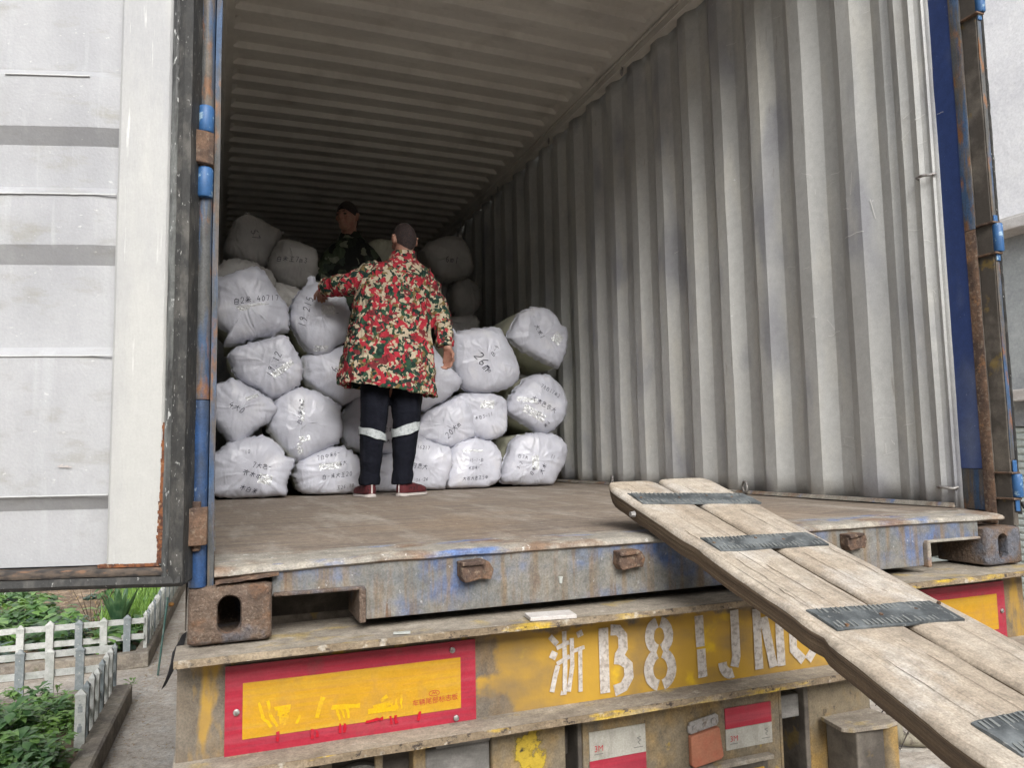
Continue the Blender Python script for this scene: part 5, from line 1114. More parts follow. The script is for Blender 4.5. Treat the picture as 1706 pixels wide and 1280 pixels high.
def shoe(parent, heel, toe_dir, s=1.0):
    h = Vector(heel); d = Vector((toe_dir[0], toe_dir[1], 0)).normalized(); sd_ = Vector((-d.y, d.x, 0))
    st = [(-.012, .020, .045), (0, .031, .085), (.03, .036, .095), (.065, .037, .085), (.10, .040, .066), (.15, .046, .052), (.20, .045, .044), (.235, .034, .034), (.252, .015, .022)]
    def rows(zoff, grow, top): 
        r_ = []
        for (l, wd, ht) in st:
            c = h+d*l*s; hh = (ht if top else .020)*s
            r_.append([c+sd_*(wd+grow)*s*x+Vector((0, 0, zoff+hh*z)) for x, z in [(-1, 0), (-1, .45), (-.8, .8), (-.35, 1), (.35, 1), (.8, .8), (1, .45), (1, 0)]])
        return r_
    m = MB().loft(rows(.016, 0, True)); up_ = m.build('shoe', M['redshoe'], parent, smooth=60)
    m = MB().loft([[v for v in r_] for r_ in rows(.0, .004, False)]); m.build('sole', M['white'], up_, smooth=60)
    m = MB()
    for k in range(5):
        c = h+d*(.075+.016*k)*s+Vector((0, 0, (.094-.0075*k)*s)); m.tube([c-sd_*.022*s, c+Vector((0, 0, .006)), c+sd_*.022*s], .0028*s, 6)
    c = h-d*.012*s+Vector((0, 0, .05*s)); m.box(-.004, .004, -.0015, .0015, -.022, .03, T=Matrix.Translation(c))
    m.build('laces', M['white'], up_)

# ---- the man in the flowered coat, seen from behind
mA = MB(); TA = Matrix.Rotation(R(180+12), 3, 'Z') @ Matrix.Rotation(R(14), 3, 'X')
head(mA, (1.0, 2.335, 1.395), TA, .86)
capsule(mA, (.995, 2.32, 1.33), (.985, 2.31, 1.22), .050, .060)
ringloft(mA, [((.97, 2.33, .70), .13, .09), ((.965, 2.33, .85), .12, .085), ((.96, 2.33, 1.0), .13, .09), ((.965, 2.33, 1.15), .155, .09), ((.97, 2.32, 1.23), .12, .07)])
capsule(mA, (1.115, 2.32, 1.19), (1.195, 2.31, .98), .045, .036); capsule(mA, (1.195, 2.31, .98), (1.215, 2.25, .795), .036, .026)
capsule(mA, (.82, 2.34, 1.19), (.69, 2.38, 1.135), .045, .036); capsule(mA, (.69, 2.38, 1.135), (.585, 2.52, 1.135), .034, .025)
hand(mA, (1.216, 2.245, .785), (.02, -.12, -1), (-.75, -.5, -.1), -1, .86, .62)
hand(mA, (.585, 2.52, 1.135), (.05, 1, -.12), (.3, .1, -1), 1, .84, .5)
for (hx, kx, ax, ay) in ((.905, .825, .806, 2.33), (1.03, 1.0, .978, 2.31)):
    capsule(mA, (hx, 2.33, .72), (kx, 2.31, .40), .07, .048); capsule(mA, (kx, 2.31, .40), (ax, ay, .07), .046, .034)
pA = mA.build('person', M['skin']); rough_remesh(pA, .0042, 2)
tag(pA, 'man seen from behind in a red and green flowered coat, reaching left', 'person')
# cropped hair shell
m = MB()
def hairshell(m, c, T, s, cut, thick=1.05):
    rgs = []
    for j in range(15):
        t = math.pi/2-(math.pi*.80)*j/14; ring_ = []
        for i in range(36):
            a = 2*math.pi*i/36; v = Vector((math.cos(a)*math.cos(t)*.074, math.sin(a)*math.cos(t)*.094, math.sin(t)*.115))
            back = max(0, math.sin(a)); side = abs(math.cos(a))
            lim = (-.80*back+.42*(1-back)-.62*side*(1-back)*.75)+cut
            if v.z/.115 < lim: v.z = lim*.115; k = math.sqrt(max(0, 1-lim*lim)); v.x = math.cos(a)*.074*k; v.y = math.sin(a)*.094*k
            if v.z < 0: v.x *= 1+.24*v.z/.115; v.y *= 1+.1*v.z/.115
            if v.y < 0: v.y *= .92
            ring_.append(Vector(c)+T @ (v*s*(thick+.012*N3(v.x*60, v.y*60, v.z*60))))
        rgs.append(ring_)
    m.loft(rgs)
hairshell(m, (1.0, 2.335, 1.395), TA, .86, -.10, 1.018); m.build('hair', M['cropped'], pA, smooth=80)
# coat: shell with open hem
m = MB()
rows = [(.592, .905, .262, .165), (.66, .905, .255, .160), (.76, .908, .240, .148), (.86, .916, .224, .140), (.96, .926, .213, .134), (1.06, .934, .207, .130), (1.14, .947, .204, .128), (1.19, .957, .196, .122), (1.225, .967, .165, .106), (1.255, .975, .118, .086), (1.285, .982, .075, .070), (1.312, .988, .064, .064)]
def coat_ring(z, cx_, hx, hy, seed=0, shrink=0):
    n_ = 96; out = []
    for i in range(n_):
        a = 2*math.pi*i/n_; ca, sa = math.cos(a), math.sin(a); low = max(0, (1.15-z)/.6)
        k = 1+low*(.06*N3(ca*2.6, sa*2.6, z*1.2)+.06*N3(ca*6, sa*6, z*.9))+.012*N3(ca*4, sa*4, z*14)
        x = abs(ca)**.8*math.copysign(1, ca)*(hx*k-shrink); y = abs(sa)**.8*math.copysign(1, sa)*(hy*k-shrink)
        hem = -.135*(x+hx)*max(0, (.70-z)/.108) if z < .7 else 0
        out.append(Vector((cx_+x, 2.33+y, z+hem)))
    return out
outer = [coat_ring(z, c_, hx, hy) for z, c_, hx, hy in rows]
inner = [coat_ring(z, c_, hx, hy, shrink=.018) for z, c_, hx, hy in [(.593, .905, .262, .165), (.66, .905, .255, .160), (.80, .908, .243, .15), (.95, .92, .226, .140)]]
m.loft(inner[::-1]+outer)
def sleeve(m, pts, rr, seed):
    # interpolate and crumple
    P = [Vector(p) for p in pts]; n_ = 26; Q = []; RR = []
    for i in range(n_+1):
        t = i/n_*(len(P)-1); k = min(int(t), len(P)-2); f = t-k
        Q.append(P[k].lerp(P[k+1], f)); RR.append(rr[k]+(rr[k+1]-rr[k])*f+.0035*math.sin(i*1.9+seed)+.004*N3(i*.6, seed, 1))
    m.tube(Q, RR, 20)
sleeve(m, [(1.085, 2.33, 1.20), (1.135, 2.325, 1.13), (1.192, 2.315, .99), (1.205, 2.28, .88), (1.207, 2.26, .80)], [.072, .066, .060, .054, .046], 1)
sleeve(m, [(.86, 2.33, 1.195), (.79, 2.34, 1.175), (.70, 2.375, 1.135), (.62, 2.45, 1.138), (.590, 2.50, 1.137)], [.078, .072, .062, .056, .047], 2)
co = m.build('coat', M['coat'], pA); rough_remesh(co, .0065, 2, (.07, .034))
# collar
m = MB(); ringloft(m, [((.99, 2.325, 1.27), .078, .072), ((.992, 2.325, 1.30), .068, .066), ((.994, 2.325, 1.322), .066, .066), ((.994, 2.325, 1.322), .058, .058), ((.99, 2.325, 1.28), .06, .06)], 30, .04, 3); m.build('collar', M['coat'], co, smooth=60)
# trousers
m = MB()
ringloft(m, [((.845, 2.33, .78), .085, .09), ((.845, 2.33, .64), .080, .088), ((.834, 2.325, .50), .076, .080), ((.822, 2.315, .38), .068, .072), ((.814, 2.315, .28), .062, .066), ((.810, 2.32, .18), .056, .060), ((.806, 2.325, .12), .052, .056), ((.804, 2.325, .09), .055, .060), ((.804, 2.325, .062), .052, .058)], 40, .10, 5)
ringloft(m, [((1.0, 2.33, .78), .10, .09), ((1.010, 2.33, .62), .090, .090), ((1.004, 2.325, .50), .082, .084), ((1.0, 2.315, .40), .073, .075), ((.992, 2.31, .30), .066, .068), ((.984, 2.305, .20), .058, .062), ((.977, 2.305, .14), .053, .056), ((.974, 2.305, .10), .057, .060), ((.972, 2.305, .062), .053, .058)], 40, .10, 9)
ringloft(m, [((.925, 2.33, .70), .16, .10), ((.93, 2.33, .80), .165, .105), ((.93, 2.33, .95), .13, .09)], 40, .03, 2)
tro = m.build('trousers', M['navytrouser'], pA); rough_remesh(tro, .007, 2, (.06, .012))
def band(c, hx, hy, tilt, h0):
    m = MB(); rgs = []
    for dz, g in ((-h0, 0), (-h0, .004), (h0, .004), (h0, 0)):
        rgs.append([Vector((c[0]+math.cos(a)*(hx+g), c[1]+math.sin(a)*(hy+g), c[2]+dz*(1+.15*math.sin(3*a))+tilt*math.cos(a)*hx+.004*N3(a*2, c[0], 1))) for a in [2*math.pi*i/36 for i in range(36)]])
    m.loft(rgs, cap=False); m.build('reflective_band', M['reflectband'], tro, smooth=50)
band((.818, 2.315, .327), .0685, .0725, -.30, .020); band((.996, 2.312, .352), .0735, .0755, .30, .024)
shoe(pA, (.805, 2.285, 0), (-.18, 1.0), .82); shoe(pA, (.955, 2.27, 0), (.75, .62), .84)

# ---- the second man, deeper inside
mB_ = MB(); TB = Matrix.Rotation(R(-42), 3, 'Z')
c2 = Vector((.868, P2Y-.05, 1.850))
head(mB_, c2, TB, .93)
capsule(mB_, c2+Vector((.012, .03, -.07)), (.90, P2Y, 1.62), .052, .062)
ringloft(mB_, [((.90, P2Y+.02, .95), .13, .09), ((.90, P2Y+.01, 1.15), .13, .09), ((.90, P2Y, 1.35), .15, .10), ((.905, P2Y, 1.5), .165, .10), ((.905, P2Y, 1.6), .12, .08)])
capsule(mB_, (1.06, P2Y, 1.53), (1.12, P2Y-.02, 1.28), .05, .042); capsule(mB_, (1.12, P2Y-.02, 1.28), (1.02, P2Y-.22, 1.12), .04, .028)
capsule(mB_, (.75, P2Y, 1.53), (.66, P2Y-.06, 1.30), .05, .042); capsule(mB_, (.66, P2Y-.06, 1.30), (.66, P2Y-.22, 1.16), .04, .028)
hand(mB_, (1.015, P2Y-.23, 1.115), (-.4, -.9, -.3), (-.5, 0, -1), -1, .9, .5); hand(mB_, (.66, P2Y-.23, 1.155), (.1, -1, -.3), (0, 0, -1), 1, .9, .5)
for sx in (-1, 1): capsule(mB_, (.90+sx*.08, P2Y+.03, .95), (.90+sx*.10, P2Y+.0, .70), .075, .055); capsule(mB_, (.90+sx*.10, P2Y+.0, .70), (.90+sx*.11, P2Y+.06, .42), .052, .036)
pB = mB_.build('person', M['skin']); rough_remesh(pB, .0065, 2)
tag(pB, 'second man in a dark camouflage jacket deeper in the container, head turned left', 'person')
m = MB(); hairshell(m, c2, TB, .93, .06, 1.07); m.build('hair', M['hair'], pB, smooth=80)
for sx in (-1, 1):
    m = MB(); ellipsoid(m, c2+TB @ Vector((sx*.030*.93, -.079*.93, .002)), .011, .006, .006); m.build('eye', M['eye'], pB, smooth=80)
    m = MB(); m.tube([c2+TB @ (Vector((sx*(.012+.012*k), -.090+.004*k*k, .020+.003*(1-abs(k-1))))*.93) for k in range(4)], [.002, .0035, .0035, .0015], 6); m.build('eyebrow', M['hair'], pB, smooth=80)
m = MB()
ringloft(m, [((.90, P2Y+.02, 1.02), .175, .125), ((.90, P2Y+.02, 1.15), .17, .125), ((.90, P2Y+.01, 1.32), .18, .13), ((.905, P2Y, 1.50), .196, .13), ((.905, P2Y, 1.59), .188, .12), ((.905, P2Y, 1.65), .150, .10), ((.902, P2Y, 1.70), .095, .080), ((.898, P2Y, 1.735), .072, .070), ((.895, P2Y, 1.76), .066, .066)], 50, .05, 4)
sleeve(m, [(1.03, P2Y, 1.56), (1.08, P2Y-.01, 1.46), (1.13, P2Y-.03, 1.30), (1.08, P2Y-.13, 1.19), (1.04, P2Y-.19, 1.14)], [.078, .07, .062, .052, .044], 3)
sleeve(m, [(.78, P2Y, 1.56), (.72, P2Y-.01, 1.46), (.66, P2Y-.05, 1.31), (.66, P2Y-.13, 1.23), (.66, P2Y-.19, 1.18)], [.078, .07, .062, .052, .044], 4)
jk = m.build('jacket', M['camo'], pB); rough_remesh(jk, .009, 2, (.08, .02))
m = MB(); 
for sx in (-1, 1): ringloft(m, [((.90+sx*.07, P2Y+.03, 1.05), .10, .10), ((.90+sx*.09, P2Y+.02, .85), .085, .088), ((.90+sx*.10, P2Y+.0, .70), .07, .075), ((.90+sx*.11, P2Y+.05, .42), .055, .06)], 30, .06, sx)
t2 = m.build('trousers', M['navytrouser'], pB); rough_remesh(t2, .012, 2)
for sx in (-1, 1):
    h0 = MB(); c = Vector((.90+sx*.11, P2Y+.05, .345)); h0.loft([[c+Vector((x*wd, -l, z*hh)) for x, z in [(-1, 0), (-1, .5), (-.5, 1), (.5, 1), (1, .5), (1, 0)]] for l, wd, hh in [(-.05, .03, .07), (0, .036, .09), (.08, .04, .06), (.16, .04, .045), (.2, .02, .03)]]); h0.build('shoe', M['blacktextile'], pB, smooth=60)
# ================================================================== OUTSIDE
def quick(name, mb_, mat, label=None, cat=None, group=None, kind=None, **k):
    o = mb_.build(name, mat, **k); return tag(o, label, cat, group, kind)
m = MB().add([(-90, -60, GZ), (90, -60, GZ), (90, 120, GZ), (-90, 120, GZ)], [(0, 1, 2, 3)]); quick('ground', m, M['concrete'], kind='structure')
kx = lambda y: -.505+.035*(y-3.15)
def kerb_run(y0, y1, name='kerb'):
    m = MB(); n_ = 30; rgs = []
    for i in range(n_+1):
        y = y0+(y1-y0)*i/n_; x = kx(y); a = .004*N3(y*5, 1, 1)
        rgs.append([Vector((x-.105, y, GZ-.02)), Vector((x-.105, y, -1.332)), Vector((x-.095, y, -1.327)), Vector((x-.012+a, y, -1.327+a)), Vector((x+a, y, -1.338)), Vector((x+.004+a, y, GZ-.02))])
    m.loft(rgs); return m
quick('kerb', kerb_run(1.4, 4.32), M['kerb'], kind='structure'); quick('kerb', kerb_run(5.28, 9.3), M['kerb'], kind='structure')
m = MB().box(-4, kx(4.32)-.0, 4.22, 4.32, GZ, -1.33); quick('kerb', m, M['kerb'], kind='structure', bevel=.008)
m = MB().box(-4, kx(5.28)-.0, 5.24, 5.34, GZ, -1.33); quick('kerb', m, M['kerb'], kind='structure', bevel=.008)
def soil(x0, x1f, y0, y1):
    m = MB(); nx_, ny_ = 50, 40
    vs = [(x0+(x1f(y0+(y1-y0)*j/ny_)-x0)*i/nx_, y0+(y1-y0)*j/ny_, -1.365+.022*N3(i*.35, j*.35, y0)) for j in range(ny_+1) for i in range(nx_+1)]
    m.add(vs, [(j*(nx_+1)+i, j*(nx_+1)+i+1, (j+1)*(nx_+1)+i+1, (j+1)*(nx_+1)+i) for j in range(ny_) for i in range(nx_)]); return m
quick('soil', soil(-4, lambda y: kx(y)-.10, 1.4, 4.23), M['soil'], kind='structure', smooth=60)
quick('soil', soil(-4, lambda y: kx(y)-.10, 5.33, 9.3), M['soil'], kind='structure', smooth=60)

def picket_post(x, y, h, mat, parent, slots=False, along=0, z0=-1.33):
    w_, d = .026, .014
    if along: w_, d = d, w_
    m = MB(); m.box(x-w_, x+w_, y-d, y+d, z0-.03, z0+h-.035); m.box(x-w_-.003, x+w_+.003, y-d-.003, y+d+.003, z0+h-.035, z0+h-.025)
    m.loft([[Vector((x+sx*w_, y+sy*d, z0+h-.025)) for sx, sy in ((-1, -1), (1, -1), (1, 1), (-1, 1))], [Vector((x+sx*w_*.15, y+sy*d*.15, z0+h)) for sx, sy in ((-1, -1), (1, -1), (1, 1), (-1, 1))]])
    o = m.build('post', mat, parent)
    if slots:
        for zz in (.19, .085):
            q = MB().box(x-.011, x+.011, y-d-.002, y-d+.001, z0+zz-.02, z0+zz+.012); q.box(x-.006, x+.006, y-d-.0025, y-d+.001, z0+zz+.016, z0+zz+.026); q.build('slot', M['greyplastic'], o)
    else:
        for zz in (.215, .095):
            q = MB().tube([(x, y-d-.001, z0+zz), (x, y-d-.003, z0+zz)], .0045, 8); q.build('screw_cap', M['whitepaint'], o)
    return o
def cross_fence(y, xs_, x_end, label, h=.285, rails=(.232, .105)):
    t = tag(empty('picket_fence', (x_end, y, -1.33)), label, 'fence'); bpy.context.view_layer.update(); inv = t.matrix_world.inverted()
    obs = []
    for i, x in enumerate(xs_): obs.append(picket_post(x, y-.018, h*random.uniform(.97, 1.03), M['greyplastic' if i in (0, 2, 5) else 'whitepaint'], None))
    for rz in rails:
        m = MB(); n_ = 24; m.loft([[Vector((x, yy, zz)) for yy, zz in ((y-.004, -1.33+rz-.021+dz), (y+.016, -1.33+rz-.021+dz), (y+.016, -1.33+rz+.021+dz), (y-.004, -1.33+rz+.021+dz))] for x, dz in [(min(xs_)-.5+(x_end-min(xs_)+.5)*i/n_, .004*N3(i*.4, rz*20, y)) for i in range(n_+1)]]); obs.append(m.build('rail', M['whitepaint']))
    for o in obs: o.parent = t; o.matrix_parent_inverse = inv
    return t
def side_fence(y0, y1, dx, label, step=.155, h=.29, first_slots=False):
    t = tag(empty('picket_fence', (kx(y0)+dx, y0, -1.33)), label, 'fence'); bpy.context.view_layer.update(); inv = t.matrix_world.inverted(); obs = []
    y = y0; i = 0
    while y <= y1+.01:
        x = kx(y)+dx; obs.append(picket_post(x, y, h*random.uniform(.97, 1.03), M['whitepaint' if i % 3 != 1 else 'greyplastic'], None, slots=(first_slots and i == 0), along=0 if (first_slots and i == 0) else 1)); y += step; i += 1
    for rz in (.225, .10):
        m = MB(); m.loft([[Vector((x-.022, yy, -1.33+rz-.014)), Vector((x-.006, yy, -1.33+rz-.014)), Vector((x-.006, yy, -1.33+rz+.014)), Vector((x-.022, yy, -1.33+rz+.014))] for x, yy in [(kx(yy)+dx, yy) for yy in (y0+.02, (y0+y1)/2, y1)]]); obs.append(m.build('rail', M['whitepaint']))
    for o in obs: o.parent = t; o.matrix_parent_inverse = inv
    return t
cross_fence(5.36, [-.60, -.77, -.945, -1.146, -1.345, -1.56, -1.78, -2.0, -2.2, -2.4], -.475, 'low white picket fence in front of the farther vegetable bed, with grey and white posts')
side_fence(5.42, 9.0, -.045, 'low picket fence running away along the farther vegetable bed')
cross_fence(4.42, [-.80, -.98, -1.155, -1.34, -1.53, -1.72, -1.91, -2.1], -.60, 'low white picket fence closing the back of the nearer bed', h=.28)
side_fence(3.20, 4.36, -.12, 'low picket fence along the kerb of the nearer bed, slotted end post nearest', step=.165, first_slots=True)
m = MB().box(-3.5, -.50, 9.3, 9.4, GZ, -1.12); quick('low_wall', m, M['plaster'], 'low white wall closing the far end of the vegetable bed', 'wall')

def leaf(m, base, d, l, w_, droop=.3, fold=.25, nseg=3):
    d = Vector(d).normalized(); side = d.cross(Vector((0, 0, 1)));
    if side.length < .1: side = Vector((1, 0, 0))
    side.normalize(); upv = side.cross(d); pts = []; p = Vector(base); dd = d.copy(); prof = [.15, .8, 1.0, .55, .02][:nseg+2]
    prof = [.2]+[math.sin(math.pi*(k+.55)/(nseg+.7)) for k in range(nseg-1)]+[.04]
    rows = []
    for k in range(nseg+1-0):
        wk = prof[min(k, len(prof)-1)]*w_
        rows.append((p-side*wk+upv*wk*fold, p.copy(), p+side*wk+upv*wk*fold))
        dd = (dd-Vector((0, 0, droop/nseg*1.3))).normalized(); p = p+dd*l/nseg
    vs = [v for r_ in rows for v in r_]; fs = []
    for k in range(len(rows)-1): fs += [(3*k, 3*k+1, 3*k+4, 3*k+3), (3*k+1, 3*k+2, 3*k+5, 3*k+4)]
    m.add(vs, fs)
def rosette(n_, l, w_, h, spread=1.0, droop=.6, seed=0, stems=False):
    rnd = random.Random(seed); m = MB()
    for i in range(n_):
        a = i*2.4+rnd.uniform(-.4, .4); t = i/n_; el = .35+.9*(1-t)*rnd.uniform(.6, 1.1) if spread > .5 else 1.2
        z = h*rnd.uniform(.2, 1) if stems else h*(1-t)*.3
        r0 = rnd.uniform(0, l*.5) if stems else 0
        base = Vector((math.cos(a)*r0, math.sin(a)*r0, z)); d = Vector((math.cos(a)*spread, math.sin(a)*spread, math.sin(el)))
        leaf(m, base, d, l*rnd.uniform(.6, 1.1), w_*rnd.uniform(.7, 1.1), droop*rnd.uniform(.5, 1.4), rnd.uniform(.05, .4))
    if stems:
        for i in range(5): a = rnd.uniform(0, 6.3); m.tube([(0, 0, -.02), (math.cos(a)*l*.3, math.sin(a)*l*.3, h*.8)], [.004, .002], 5)
    return m
def plant_kind(name, meshes, mats, spots, label_fn, cat, group):
    protos = {}
    for i, (x, y, s, rz) in enumerate(spots):
        k = i % len(meshes)
        if k not in protos: o = meshes[k].build(name, mats[k % len(mats)], smooth=80, recalc=False); protos[k] = o
        else: o = protos[k].copy(); COL.objects.link(o)
        o.location = (x, y, -1.36); o.rotation_euler = (0, 0, rz); o.scale = (s, s, s); tag(o, label_fn(i), cat, group)
rnd = random.Random(5)
# nearer bed: dense leafy greens
lm = [rosette(26+6*k, .07+.012*k, .016+.004*k, .14+.02*k, 1.0, .7, k, True) for k in range(6)]
spots = []
for k in range(210):
    y = rnd.uniform(2.2, 4.1); x = kx(y)-.17-rnd.uniform(0, 1)**1.1*1.3-(max(0, 3.1-y)*.05)
    spots.append((x, y, rnd.uniform(.55, .95)*(1 if y < 3.4 else .72), rnd.uniform(0, 6)))
plant_kind('leafy_plant', lm, [M['leaf'], M['leafdark'], M['grass'], M['leaf'], M['leaf'], M['leafdark']], spots, lambda i: 'bright leafy green plant crowded in the nearer fenced bed', 'plant', 'leafy plants in the nearer bed')
spots = [(kx(4.8)-.05-.22*k+rnd.uniform(-.04, .04), 4.36+rnd.uniform(0, .3), rnd.uniform(.35, .6), k) for k in range(7)]
plant_kind('young_plant', [rosette(12, .09, .022, .07, .8, .5, 40+k, True) for k in range(2)], [M['leaf']], spots, lambda i: 'small young plant sprouting between the two fenced beds', 'plant', 'young plants between the beds')
# farther bed
spots = []
for k in range(170):
    y = rnd.uniform(5.45, 8.9); x = kx(y)-.22-rnd.uniform(0, 1)*2.2
    if y > 6.5 and x > -1.55 and x < -.9 and rnd.random() < .75: continue
    spots.append((x, y, rnd.uniform(.7, 1.35), rnd.uniform(0, 6)))
plant_kind('cabbage_plant', [rosette(30, .14, .045, .16, 1.0, .9, 20+k, k % 2 == 0) for k in range(5)], [M['leafdark'], M['leafblue'], M['leafdark'], M['leafblue'], M['leaf']], spots, lambda i: 'broad dark leafed cabbage growing in the farther fenced bed', 'plant', 'cabbages in the farther bed')
m = MB(); rr_ = random.Random(3)
for k in range(120): a = rr_.uniform(0, 6.28); r0 = rr_.uniform(0, .09); leaf(m, (math.cos(a)*r0, math.sin(a)*r0, .02+.22*rr_.random()), (math.cos(a), math.sin(a), rr_.uniform(.1, .8)), .07, .016, .5, .5)
o = m.build('kale_plant', M['leafblue'], smooth=80, recalc=False); o.location = (-1.02, 5.78, -1.35); tag(o, 'blue-grey frilly kale plant behind the white fence posts', 'plant')
m = MB()
for k in range(16): a = k*2.4; leaf(m, (0, 0, 0), (math.cos(a)*.35, math.sin(a)*.35, 1), rr_.uniform(.34, .52), .024, .15, .6, 5)
o = m.build('aloe_plant', M['aloe'], smooth=80, recalc=False); o.location = (-.74, 6.1, -1.36); tag(o, 'tall stiff bladed aloe at the right end of the farther bed', 'plant')
m = MB()
for k in range(1100):
    y = rr_.uniform(6.2, 8.9); x = kx(y)-.12-rr_.uniform(0, .42); h = rr_.uniform(.14, .34); a = rr_.uniform(0, 6.28)
    leaf(m, (x, y, -1.37), (math.cos(a)*.25, math.sin(a)*.25, 1), h, .005, .35, .1, 3)
o = m.build('grass', M['grass'], smooth=80, recalc=False); tag(o, 'tall bright grass beside the far picket fence', kind='stuff')
m = MB()
for k in range(700):
    y = rr_.uniform(5.5, 9.1); x = kx(y)-.3-rr_.uniform(0, 1.7); a = rr_.uniform(0, 6.28); leaf(m, (x, y, -1.345+rr_.uniform(0, .02)), (math.cos(a), math.sin(a), rr_.uniform(-.1, .5)), rr_.uniform(.03, .07), .014, .3, .4, 2)
o = m.build('dry_leaves', M['dryleaf'], smooth=80, recalc=False); tag(o, 'dry fallen leaves on the soil of the farther bed', kind='stuff')
m = MB()
for k in range(9): a = rr_.uniform(0, 6.28); m.tube([(0, 0, 0), (math.cos(a)*.08, math.sin(a)*.08, .2), (math.cos(a)*.2+.02, math.sin(a)*.2, .42)], [.004, .003, .001], 5)
o = m.build('bare_shrub', M['wirebrown']); o.location = (-1.0, 6.5, -1.36); tag(o, 'bare brown twiggy shrub in the farther bed', 'shrub')
m = MB()
for k in range(420):
    y = rr_.uniform(2.0, 6.5); x = kx(y)+.02+rr_.uniform(0, 1)**2.5*.35; a = rr_.uniform(0, 6.28); leaf(m, (x, y, GZ+.004), (math.cos(a), math.sin(a), .05), rr_.uniform(.008, .03), .006, .05, .4, 2)
o = m.build('leaf_litter', M['dryleaf'], smooth=80, recalc=False); tag(o, 'crumbs of dry leaf litter along the kerb on the path', kind='stuff')
# green stake and hose
a0 = atZ(263, 1126, GZ+.01); a1 = atY(279, 1000, a0.y+.25)
m = MB().tube([a0, a1], [.008, .008], 10); m.tube([a1, a1+Vector((0, .0, .02))], [.011, .011], 10); o = m.build('garden_stake', M['greenpole'], smooth=60); tag(o, 'dark green garden stake leaning on the kerb corner beside the path', 'stake')
m = MB(); ellipsoid(m, (kx(7.2)-.0, 7.25, -1.31), .03, .03, .022); o = m.build('orange_lump', surface('orange_peel', (.4, .2, .06), rough=.7), smooth=80); tag(o, 'small orange fruit lying on the far kerb edge', 'fruit')
m = MB(); c = atZ(172, 1090, -1.33)
ellipsoid(m, c+Vector((0, 0, .05)), .034, .03, .045); m.tube([c+Vector((0, 0, .09)), c+Vector((0, 0, .115))], .013, 10); o = m.build('plastic_bottle', M['whitepaint'], smooth=60); tag(o, 'pale round plastic bottle between the two fences', 'bottle')

# ---- white building on the right with ledges and a roller shutter
bd = tag(empty('building', (8.4, 4, GZ)), 'white plastered building right of the container with concrete ledges and a roller shutter', 'building'); bpy.context.view_layer.update(); inv = bd.matrix_world.inverted()
def bpart(mb_, name, mat, **k):
    o = mb_.build(name, mat, **k); o.parent = bd; o.matrix_parent_inverse = inv; return o
bpart(MB().box(8.0, 14, -3, 30, 2.60, 9.0), 'upper_wall', M['plaster']); bpart(MB().box(7.72, 8.6, -3, 30, 2.44, 2.56), 'ledge', M['ledge'], bevel=.01); bpart(MB().box(7.80, 8.6, -3, 30, 2.561, 2.60), 'ledge', M['ledge'])
bpart(MB().box(8.02, 14, -3, 30, .78, 2.439), 'lower_wall', M['greyrender']); bpart(MB().box(7.85, 8.6, -3, 30, .66, .779), 'ledge', M['ledge'], bevel=.01)
bpart(MB().box(8.04, 14, -3, 30, .40, .659), 'shutter_box', M['greyrender'])
m = MB(); P = []
for k in range(24): z = .398-.076*k; P += [(8.10, z), (8.075, z-.02), (8.075, z-.055), (8.10, z-.075)]
m.add([(x, -3, z) for x, z in P]+[(x, 30, z) for x, z in P], [(i, i+1, len(P)+i+1, len(P)+i) for i in range(len(P)-1)]); bpart(m, 'roller_shutter', M['shutter'])
bpart(MB().box(8.12, 14, -3, 30, GZ, .39), 'inner_wall', M['greyrender'])
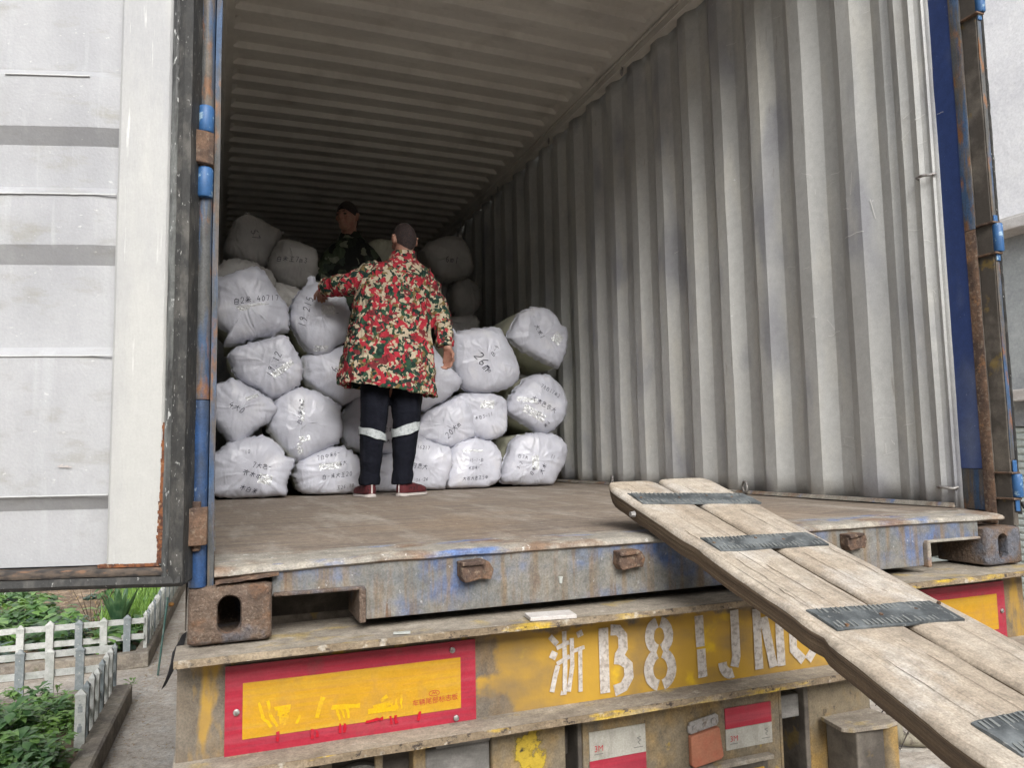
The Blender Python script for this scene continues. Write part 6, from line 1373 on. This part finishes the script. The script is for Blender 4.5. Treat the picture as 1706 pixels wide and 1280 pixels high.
# far pale building beyond the path on the left
bd2 = tag(empty('building', (-4, 17, GZ)), 'far white building beyond the path, in the gap left of the container', 'building'); bpy.context.view_layer.update(); inv2 = bd2.matrix_world.inverted()
def b2(mb_, name, mat):
    o = mb_.build(name, mat); o.parent = bd2; o.matrix_parent_inverse = inv2
b2(MB().box(-16, 4.5, 17, 22, GZ, 9), 'wall', M['plaster']); b2(MB().box(-16, 4.5, 16.7, 17, 1.9, 2.1), 'ledge', M['ledge'])
for k in range(6): b2(MB().box(-14+3*k, -12.6+3*k, 16.96, 16.999, -.2, 1.4), 'window', M['greylens'])
# unseen plain building added behind the camera to block low sky light
bd3 = tag(empty('building', (0, -17, GZ)), 'unseen grey building added across the yard to block low sky light', 'building'); bpy.context.view_layer.update(); inv3 = bd3.matrix_world.inverted()
for mb_, nm, mt in ((MB().box(-26, 30, -24, -16, GZ, 6.5), 'wall', M['greyrender']), (MB().box(-26.3, 30.3, -24.3, -15.7, 6.5, 6.8), 'roof', M['ledge'])):
    o = mb_.build(nm, mt); o.parent = bd3; o.matrix_parent_inverse = inv3
for k in range(12):
    o = MB().box(-24+4.4*k, -22+4.4*k, -16.0+.002, -15.96, .4, 2.2).build('window', M['greylens']); o.parent = bd3; o.matrix_parent_inverse = inv3
# bent pipe and tangled wires on the ground, seen under the ramp
pa, pb, pc = atZ(1500, 1196, -1.1), atZ(1500, 1236, -1.40), atZ(1545, 1242, -1.42)
pb = atZ(1497, 1232, GZ+.05); pc = atZ(1556, 1236, GZ+.03); pa = pb+Vector((-.02, .05, .30))
m = MB().tube([pa, pb.lerp(pa, .25), pb, pb.lerp(pc, .25), pc], .035, 12); o = m.build('bent_pipe', M['pipe'], smooth=60); tag(o, 'bent elbow of old pipe on the ground behind the ramp', 'pipe')
m = MB(); rr_ = random.Random(12); c0 = atZ(1470, 1225, GZ)
for k in range(26):
    p = c0+Vector((rr_.uniform(-.15, .5), rr_.uniform(-.25, .35), .01)); pts = [p]
    a = rr_.uniform(0, 6.28)
    for j in range(6): a += rr_.uniform(-.9, .9); p = p+Vector((math.cos(a)*.06, math.sin(a)*.06, 0)); pts.append(Vector((p.x, p.y, GZ+.01+.10*abs(math.sin(j*1.3+k)))))
    m.tube(pts, .0035, 5)
o = m.build('wire_tangle', M['wire']); tag(o, 'tangle of thin dark wires on the pale ground under the ramp', 'wire')
